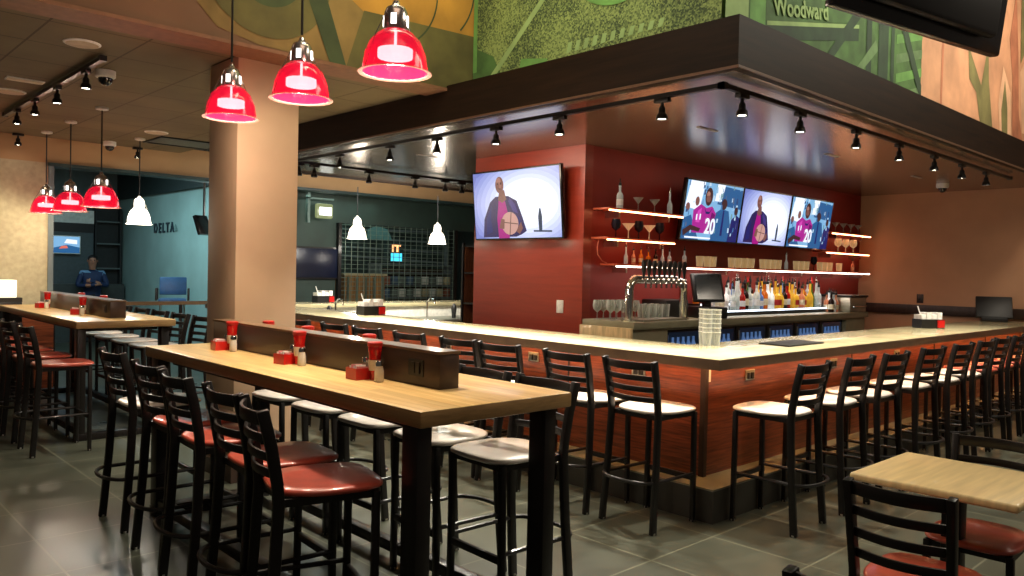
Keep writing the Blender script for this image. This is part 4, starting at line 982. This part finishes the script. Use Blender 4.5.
def dome(loc, lb, c=WHITE):
    t = thing('ceiling_camera', lb, 'camera', loc)
    MB().lathe([(.075, 0), (.075, -.05), (.06, -.06)], 20).build('housing', c, t); MB().lathe([(.055, -.06), (.05, -.09), (.03, -.112), (.002, -.12)], 18).build('lens_dome', P('smoked dome', (20, 20, 22), .1, coat=.6), t)
dome((6.8, 1.0, 2.86), 'white dome camera under the canopy near the beige wall'); dome((-2.38, 4.2, 3.13), 'white dome camera beside the left ceiling track'); dome((-1.17, 8.2, 3.13), 'white dome camera by the tan soffit')
for (x, y, lb) in [(2.2, 1.2, 'slot'), (3.9, 1.5, 'slot'), (5.9, 1.1, 'slot'), (1.0, 3.4, 'slot')]:
    pass
for i, (x, y) in enumerate([(1.55, 1.15), (3.6, 1.0), (5.9, 1.0), (1.0, 4.4)]):
    o_ = tag(MB().b2((-.14, -.02, -.006), (.14, .02, 0)).build('canopy_slot_vent', P('slot vent', (150, 140, 128), .4)), 'thin pale slot vent in the glossy canopy, %s' % ['by the corner', 'middle right', 'far right', 'over the left arm'][i], 'vent', 'slot vents in the canopy'); o_.location = (x, y, 2.86)

# ------------------------------------------------------------------ concourse beyond the storefront
rl = thing('railing', 'low brown railing across the storefront opening beyond the far table', 'railing', (0, 8.6, 0))
MB().b2((-1.73, -.03, 1.02), (1.02, .03, 1.07)).build('top_rail', P('rail wood', (96, 74, 48), .4), rl)
for x in (-1.7, -.9, -.1, .7): MB().b2((x - .02, -.02, 0), (x + .02, .02, 1.02)).build('post', BLK, rl)
struct('wall_concourse_right', MB().b2((1.05, 8.7, 0), (1.2, 15.0, 2.9)), TEALW)
struct('wall_concourse_back', MB().b2((-6, 15.0, 0), (1.2, 15.15, 3.6)), GREYP)
struct('ceiling_concourse', MB().b2((-6, 8.7, 3.5), (1.2, 15.0, 3.6)), P('concourse ceiling', (70, 84, 84), .8))
struct('trim_8', MB().b2((.98, 8.7, 2.9), (1.2, 15.0, 3.5)), P('dark bulkhead', (34, 46, 46), .6))
# airline lettering on the teal wall
sg = thing('wall_sign', 'dark DELTA lettering with small triangle logo on the teal wall', 'sign', (1.04, 12.5, 2.25))
M = frameM((0, 0, 0), (0, -1, 0), (0, 0, 1))
text_part('letters', 'D E L T A', .25, P('sign navy', (34, 50, 62), .5), sg, M, .01, True, .98)
MB().prism([(0, 0), (.14, 0), (.07, .12)], 0, .012).build('logo_triangle', P('sign grey', (120, 150, 150), .5), sg).matrix_local = Matrix.Translation((-.005, -.54, -.06)) @ frameM((0, 0, 0), (0, -1, 0), (0, 0, 1))
# back wall kiosk with small TV
kk = thing('kiosk_unit', 'grey wall unit with dark band and shelves at the concourse back', 'wall unit', (.5, 14.8, 0))
MB().b2((-1.6, 0, 0), (-.02, .18, 2.62)).build('panel', P('kiosk grey', (74, 86, 92), .5), kk); MB().b2((-1.6, -.02, 2.18), (-.02, 0, 2.36)).build('dark_band', P('kiosk dark band', (28, 26, 30), .5), kk); MB().b2((-1.6, -.03, 2.36), (-.02, 0, 2.62)).build('light_band', P('kiosk light band', (225, 228, 225), .5), kk)
s_ = MB(); s_.b2((0, .1, 0), (.5, .18, 2.7)); s_.b2((0, -.05, 0), (.03, .1, 2.7)); s_.b2((.47, -.05, 0), (.5, .1, 2.7)); s_.build('shelf_case', P('shelf dark', (36, 40, 42), .6), kk)
for z in (.95, 1.45, 1.95, 2.4): MB().b2((.03, -.05, z), (.47, .1, z + .03)).build('shelf', GREYP, kk)
MB().b2((-1.6, -.25, .0), (.5, 0, 1.15)).build('counter', P('kiosk counter', (60, 66, 66), .5), kk)
t = screen_tv('television', 'small white framed TV on the concourse back wall', frameM((-.03, 14.70, 1.92), (1, 0, 0), (0, 0, 1)), .5, .36, [(CYA, [(0, 0), (1, 0), (1, 1), (0, 1)]), (TEL, [(0, 0), (1, 0), (1, .35), (.5, .5), (0, .3)]), (E_('coral', (220, 110, 90), 1.0), [(.2, .25), (.55, .3), (.5, .45), (.3, .42)]), (WHT, [(.4, .6), (.9, .55), (.9, .8), (.5, .85)])], False)
t.children[0].data.materials[0] = WHITE
# hanging TV at the storefront
t = thing('television', 'dark TV hanging on a pole at the storefront by the column', 'TV', (.34, 8.95, 2.17), .5)
MB().sweep([(0, -.04, -.14), (0, .06, .14)], .26, .06, (0, -1, .3)).build('case', SCRB, t, bevel=.01); MB().tube([(.08, .05, .0), (.08, .05, 1.335)], .018, 8).build('pole', BLK, t); MB().b2((.04, .03, -.06), (.12, .09, .06)).build('bracket', BLK, t)
# tall blue chair
t = thing('drafting_chair', 'tall blue chair with armrests against the teal wall', 'chair', (.30, 10.0, 0), -1.95)
BLU = P('blue vinyl', (40, 84, 128), .4)
MB().b2((-.2, -.2, .98), (.2, .2, 1.05)).build('seat', BLU, t, bevel=.02); MB().sweep([(-.2, 0, 1.1), (-.24, 0, 1.38)], .4, .05, (1, 0, 0)).build('backrest', BLU, t, bevel=.015)
for s in (-1, 1): MB().tube([(-.2, s * .23, 1.02), (-.2, s * .23, 1.2), (.14, s * .23, 1.2), (.16, s * .23, 1.02)], .016, 8).build('armrest', BLK, t)
for s in (-1, 1):
    for x in (-.17, .17): MB().tube([(x * 1.2, s * .2, 0), (x, s * .17, .98)], .013, 8).build('leg', CHROME, t)
MB().tube([(-.2, -.19, .35), (.2, -.19, .35), (.2, .19, .35), (-.2, .19, .35)], .011, 8, closed=True).build('foot_ring', CHROME, t)

# right hand storefront behind the bar
struct('wall_storefront', MB().b2((.95, 9.2, 0), (2.72, 9.3, 2.82)), P('dark green storefront wall', (34, 52, 46), .6, 0, .1, 3))
struct('wall_storefront_head', MB().b2((2.72, 9.2, 2.35), (7.85, 9.3, 3.5)), P('dark green storefront head', (30, 48, 42), .6, 0, .1, 3))
struct('wall_shop_back', MB().b2((2.5, 12.5, 0), (9.8, 12.6, 3.4)), P('shop back wall', (44, 62, 58), .7, 0, .3, 5))
struct('wall_shop_side', MB().b2((7.85, 8.7, 0), (8.0, 12.5, 3.4)), P('shop side wall', (36, 44, 42), .7))
t = thing('display_board', 'dark navy display board on the wall left of the shop grille', 'board', (2.3, 9.16, 1.66))
MB().b2((-.5, -.02, -.24), (.42, .04, .24)).build('panel', P('navy board', (16, 24, 48), .3), t, bevel=.004); MB().b2((-.53, -.01, -.27), (.45, .03, -.24)).b2((-.53, -.01, .24), (.45, .03, .27)).build('frame', BLK, t)
t = thing('hanging_sign', 'lit white bracket sign under the soffit left of the shop', 'sign', (2.12, 8.9, 2.53))
MB().b2((-.12, -.02, -.22), (-.07, .04, .29)).build('bracket', P('sign bracket', (90, 112, 108), .5), t); MB().b2((-.12, -.02, .16), (.36, .04, .19)).build('arm', P('sign bracket', (90, 112, 108), .5), t); MB().b2((.04, -.05, -.14), (.34, .05, .1)).build('sign_box', EM('sign glow', (150, 160, 110), .8), t, bevel=.03); MB().b2((.08, -.056, -.09), (.3, -.05, .04)).build('white_panel', EM('sign white glow', (250, 255, 250), 3.0), t)
# rolling grille
gr = thing('rolling_grille', 'closed metal mesh grille across the shop front behind the bar', 'grille', (0, 9.15, 0))
GRM = P('grille metal', (120, 138, 126), .35, .6)
g = MB()
for k in range(21): g.tube([(2.75 + k * .125, 0, .0), (2.75 + k * .125, 0, 2.35)], .0055, 5)
g.build('vertical_rods', GRM, gr)
g = MB()
for k in range(20): g.tube([(2.75, .0, .9 + k * .075), (5.28, .0, .9 + k * .075)], .0045, 5)
g.build('horizontal_rods', GRM, gr)
MB().b2((2.72, -.04, 0), (2.78, .04, 2.35)).build('side_channel', BLK, gr); MB().b2((5.26, -.04, 0), (5.32, .04, 2.35)).build('side_channel', BLK, gr)
# shop counter and goods
t = thing('shop_counter', 'wood slatted shop counter behind the mesh grille', 'counter', (4.33, 11, 0))
MB().b2((-.5, -.3, 0), (.42, .3, 1.44)).build('body', P('slat wood', (150, 112, 64), .5, 0, .3, 3, stretch=(14, 1, .4)), t); MB().b2((-.54, -.33, 1.44), (.46, .33, 1.48)).build('top', P('counter top', (176, 166, 130), .4), t)
for k in range(5): MB().b2((-.46 + k * .2, -.33, .05), (-.42 + k * .2, -.3, 1.42)).build('slat', GRM, t)
t = thing('shop_shelving', 'dark shelving unit of goods behind the mesh grille', 'shelving', (5.6, 11.2, 0))
MB().b2((-.75, .2, 0), (1.2, .24, 1.6)).build('back_panel', P('shelf back', (60, 52, 40), .6, 0, .3, 12), t)
for k in range(6): MB().b2((-.75, -.2, .2 + k * .26), (1.2, .2, .22 + k * .26)).build('shelf', GREYP, t)
MB().b2((-.78, -.22, 1.68), (1.22, .24, 1.70)).build('top_board', GREYP, t); MB().b2((-.78, -.22, 0), (-.75, .24, 1.68)).build('side_panel', GREYP, t); MB().b2((1.2, -.22, 0), (1.23, .24, 1.68)).build('side_panel', GREYP, t)
gcs = [P('goods ' + str(i), c, .6) for i, c in enumerate([(150, 140, 110), (80, 90, 84), (120, 70, 50), (170, 170, 160), (60, 80, 100)])]
boxp = [MB().b2((-.07, -.1, 0), (.07, .1, .17)).build('goods_box', gcs[i], bevel=.004) for i in range(5)]
n_ = 0
for lv in range(5):
    for k in range(9):
        loc = (5.0 + k * .2, 11.08, .22 + lv * .26 + .001)
        i = (lv * 3 + k * 2 + k // 3) % 5
        lb = 'small goods box behind shop grille, %s shelf up, %s from left' % (ORD[lv], ORD[k])
        if boxp[i].get('label') is None: o_ = boxp[i]; o_.location = loc
        else: o_ = boxp[i].copy(); COL.objects.link(o_); o_.location = loc
        tag(o_, lb, 'box', 'goods boxes on the shop shelving')
t = thing('shop_monitor', 'small blue glowing monitor on the shop counter', 'monitor', (5.3, 11.1, 1.721))
MB().b2((-.16, 0, 0), (.16, .03, .22)).build('case', BLKM, t); MB().b2((-.14, -.004, .02), (.14, 0, .2)).build('screen', EM('cyan screen', (70, 200, 235), 1.6), t); MB().b2((-.03, .0, -.02), (.03, .03, 0)).build('foot', BLKM, t)
t = thing('shop_sign', 'small glowing orange letters above the shop monitor', 'sign', (5.5, 11.4, 2.0))
text_part('letters', 'IT', .26, EM('orange letters', (255, 170, 110), 2.2), t, frameM((0, 0, 0), (1, 0, 0), (0, 0, 1)), .01, True)
MB().b2((-.3, .012, -.16), (.2, .03, .16)).build('backing', DKTEAL, t)
MB().prism([(-.34, 0), (.3, 0), (.2, .22), (-.1, .28), (-.3, .2)], 0, .03).build('awning_shape', P('pale teal shape', (80, 120, 118), .6), t).matrix_local = Matrix.Translation((-.4, .05, .2)) @ frameM((0, 0, 0), (1, 0, 0), (0, 0, 1))
# slanted shop structure bars
t = thing('shop_truss', 'dark slanted metal bars under the shop ceiling behind the grille', 'truss', (5.2, 11.9, 0))
for x in (-2.1, 2.1): MB().b2((x - .03, .02, 0), (x + .03, .08, 2.75)).build('post', GREYP, t)
for k in range(5): MB().sweep([(-2.2, 0, 1.9 + k * .16), (2.2, .2, 1.75 + k * .24)], .03, .04).build('bar', GREYP, t)

# ------------------------------------------------------------------ the standing person
def person():
    t = thing('person', 'person in navy jacket standing with arms crossed in the concourse', 'person', (.3, 14.2, 0), math.radians(-102))
    t.scale = (.96, .96, .96)
    # local: facing +X, left +Y
    J = {'pel': (0, 0, .97, .15), 'wai': (0, 0, 1.12, .145), 'che': (.01, 0, 1.32, .165), 'nek0': (0, 0, 1.47, .075), 'nek': (.01, 0, 1.54, .06), 'hd0': (.03, 0, 1.62, .085), 'hd1': (.025, 0, 1.70, .09), 'hd2': (.01, 0, 1.77, .06)}
    E = [('pel', 'wai'), ('wai', 'che'), ('che', 'nek0'), ('nek0', 'nek'), ('nek', 'hd0'), ('hd0', 'hd1'), ('hd1', 'hd2')]
    for s, n in ((1, 'l'), (-1, 'r')):
        J.update({n + 'sh': (0, s * .19, 1.43, .075), n + 'el': (.08, s * .27, 1.17, .055), n + 'wr': (.27, s * .03, 1.22 + .03 * s, .04), n + 'ha': (.27, -s * .07, 1.25 + .03 * s, .042),
                  n + 'hi': (0, s * .09, .9, .095), n + 'kn': (.01, s * .1, .5, .065), n + 'an': (-.02, s * .11, .09, .045), n + 'to': (.13, s * .13, .04, .04)})
        E += [('che', n + 'sh'), (n + 'sh', n + 'el'), (n + 'el', n + 'wr'), (n + 'wr', n + 'ha'), ('pel', n + 'hi'), (n + 'hi', n + 'kn'), (n + 'kn', n + 'an'), (n + 'an', n + 'to')]
        for k in range(4):
            J[n + 'f%d' % k] = (.275 - .005 * k, -s * (.115 + .012 * (1.5 - abs(k - 1.5))), 1.282 - .022 * k + .03 * s, .010)
            E.append((n + 'ha', n + 'f%d' % k))
        J[n + 'th'] = (.25, -s * .06, 1.305 + .03 * s, .012); E.append((n + 'ha', n + 'th'))
    ks = list(J); me = bpy.data.meshes.new('body_skeleton')
    me.from_pydata([J[k][:3] for k in ks], [(ks.index(a), ks.index(b)) for a, b in E], [])
    o = bpy.data.objects.new('body_skeleton', me); COL.objects.link(o)
    md = o.modifiers.new('s', 'SKIN')
    for i, k in enumerate(ks): me.skin_vertices[0].data[i].radius = (J[k][3], J[k][3] * (1.12 if k in ('pel', 'wai', 'che') else 1))
    me.skin_vertices[0].data[0].use_root = True
    sb = o.modifiers.new('b', 'SUBSURF'); sb.levels = 1
    bpy.context.view_layer.update()
    m2 = bpy.data.meshes.new_from_object(o.evaluated_get(bpy.context.evaluated_depsgraph_get()))
    bpy.data.objects.remove(o)
    mats = [P('skin tone', (176, 120, 96), .5), P('navy jacket', (26, 44, 84), .7), P('dark trousers', (24, 28, 40), .7), P('pale blue shoulders', (120, 160, 200), .7), P('black shoes', (18, 18, 18), .5)]
    m2.materials.clear()
    for m in mats: m2.materials.append(m)
    for p in m2.polygons:
        c = p.center
        if c.z > 1.5: i = 0
        elif c.x > .225 and 1.14 < c.z < 1.36 and abs(c.y) > .045: i = 0
        elif c.z > 1.41 and abs(c.y) > .06: i = 3
        elif c.z > .95: i = 1
        elif c.z > .09: i = 2
        else: i = 4
        p.material_index = i; p.use_smooth = True
    b = bpy.data.objects.new('body', m2); COL.objects.link(b); b.parent = t
    hair = MB(); prof = [(.001, .085), (.045, .076), (.075, .05), (.088, .012), (.086, -.03)]
    hair.lathe(prof, 14, (-.006, 0, 1.725), cap=False); hair.build('hair', P('black hair', (20, 16, 15), .6), t)
    for s in (-1, 1):
        MB().sphere((.108, s * .032, 1.695), .011, 8, 6).build('eye', BLKM, t); MB().sphere((.02, s * .092, 1.68), .024, 8, 6, sc=(.7, .4, 1.2)).build('ear', mats[0], t)
    MB().sphere((.118, 0, 1.665), .018, 8, 6, sc=(.9, .7, 1.3)).build('nose', mats[0], t); MB().sphere((.108, 0, 1.625), .02, 8, 6, sc=(.4, 1.2, .3)).build('mouth', P('lips', (140, 76, 66), .5), t)
person()

# ------------------------------------------------------------------ lights
def light(kind, name, loc, energy, color=(1, .86, .7), target=None, size=.1, spot=60, blend=.5, sy=None):
    d = bpy.data.lights.new(name, kind); d.energy = energy; d.color = color
    if kind == 'AREA':
        d.size = size
        if sy: d.shape = 'RECTANGLE'; d.size_y = sy
    elif kind == 'SPOT': d.spot_size = math.radians(spot); d.spot_blend = blend; d.shadow_soft_size = size
    else: d.shadow_soft_size = size
    o = bpy.data.objects.new(name, d); COL.objects.link(o); o.location = loc
    tg = Vector(target) if target else Vector(loc) - Vector((0, 0, 1))
    o.rotation_euler = (tg - Vector(loc)).to_track_quat('-Z', 'Y').to_euler()
    return o
for (x, y, s) in SPOTS:
    if s == 'L': light('SPOT', 'track_beam', (x, y, TZ - .22), 235, (1, .93, .78), (x - .75, y, 0), .04, 95, .6)
    elif s == 'R': light('SPOT', 'track_beam', (x, y, TZ - .22), 120, (1, .93, .78), (x, y - .3, 0), .04, 75, .6)
    else: light('SPOT', 'track_beam', (x, y, TZ - .22), 25, (1, .9, .74), (x, y + .9, 1), .04, 75, .6)
for y in (3.75, 4.75, 5.4, 6.1): light('SPOT', 'track_beam', (-2.56, y, 2.88), 40, (1, .86, .64), (-2.6, y + 1.6, 1.0), .04, 60, .6)
light('SPOT', 'pier_wash', (-2.5, 7.4, 3.0), 60, (1, .85, .6), (-2.4, 8.5, 1.0), .1, 80, .7)
for y in (.47, 1.386, 2.308): light('SPOT', 'pendant_glow', (-2.17, y, 2.50), 62, (1, .88, .66), None, .07, 86, .7); light('POINT', 'pendant_spill', (-2.17, y, 2.47), 24, (1, .8, .62), size=.07)
for y in (5.86, 6.96, 7.98): light('POINT', 'pendant_glow', (-1.93, y, 2.08), 14, (1, .82, .6), size=.07)
for p in ((2.127, 7.6, 1.97), (3.65, 7.6, 1.95), (-1.0, 7.6, 2.0)): light('POINT', 'pendant_glow', p, 16, (1, .92, .8), size=.07)
# mural washes and general fill, added high out of view with no fixtures
light('AREA', 'mural_wash_left', (-1.6, 1.0, 5.0), 44, (1, 1, .8), (.1, 1.2, 3.9), .5, sy=2)
light('AREA', 'mural_wash_right', (2.6, -1.6, 5.0), 52, (1, 1, .82), (2.2, .1, 3.8), 3.5, sy=.5)
light('AREA', 'mural_wash_far', (5.4, -1.6, 5.0), 60, (1, .84, .66), (5.3, .1, 3.8), 2.5, sy=.5)
light('AREA', 'beam_wash', (-1.2, .9, 5.0), 24, (1, .86, .5), (-1.2, 2.6, 3.7), 2.4, sy=.4)
light('AREA', 'dining_fill', (-3.2, -1.6, 5.0), 36, (1, .72, .54), (-2.6, -.8, 0), 2.5, sy=2.5)
light('AREA', 'near_right_fill', (2.4, -3.2, 4.9), 110, (1, .87, .7), (1.6, -1.6, 0), 2.0, sy=2.0)
# concourse and storefront: added fill lights, sources unseen
light('AREA', 'concourse_fill', (-.9, 11, 3.4), 70, (.62, .95, 1), None, 2.0, sy=3)
light('SPOT', 'teal_wall_wash', (-.9, 9.6, 3.3), 120, (.62, .95, 1), (.8, 10.3, 1.5), .1, 80, .8)
light('AREA', 'shop_fill', (5.2, 10.6, 3.2), 16, (.75, 1, .92), None, 2.0, sy=1.0)
light('AREA', 'canopy_fill', (2.0, 8.35, 2.9), 26, (.85, 1, .95), (1.2, 4.5, 2.9), 5.0, sy=.25)  # added so the glossy canopy picks up a grey-teal sheen
light('AREA', 'storefront_fill', (2.6, 8.95, 2.75), 4, (.7, 1, .9), None, 2.0, sy=.2)  # added to lift the dark storefront wall, no fixture there
# bar interior; core and shelf washes are added to brighten the red walls
light('AREA', 'sink_lamp', (2.3, 6.0, 2.6), 90, (1, .95, .85), (2.3, 7.3, .9), 1.2, sy=.4)
light('AREA', 'back_bar_lamp', (4.4, 2.1, 1.66), 12, (1, .85, .75), None, 4.5, sy=.15)
light('AREA', 'core_wash', (.5, 3.0, 2.75), 22, (1, .8, .6), (1.5, 3.0, 1.3), 1.6, sy=.3)
light('AREA', 'shelf_wash', (4.6, 2.0, 2.8), 4, (1, .7, .5), (4.6, 2.5, 1.6), 5.5, sy=.2)

# world: faint warm ambience
w = bpy.data.worlds.new('world'); scn.world = w; w.use_nodes = True
nt = w.node_tree; bgn = nt.nodes['Background']
bgn.inputs['Color'].default_value = (.55, .45, .36, 1); bgn.inputs['Strength'].default_value = .10
scn.view_settings.view_transform = 'Standard'
try: scn.view_settings.look = 'None'
except Exception: pass
scn.view_settings.exposure = 0.12
try:
    scn.cycles.use_denoising = True; scn.cycles.max_bounces = 8; scn.cycles.transparent_max_bounces = 24; scn.cycles.sample_clamp_indirect = 4.0
except Exception: pass
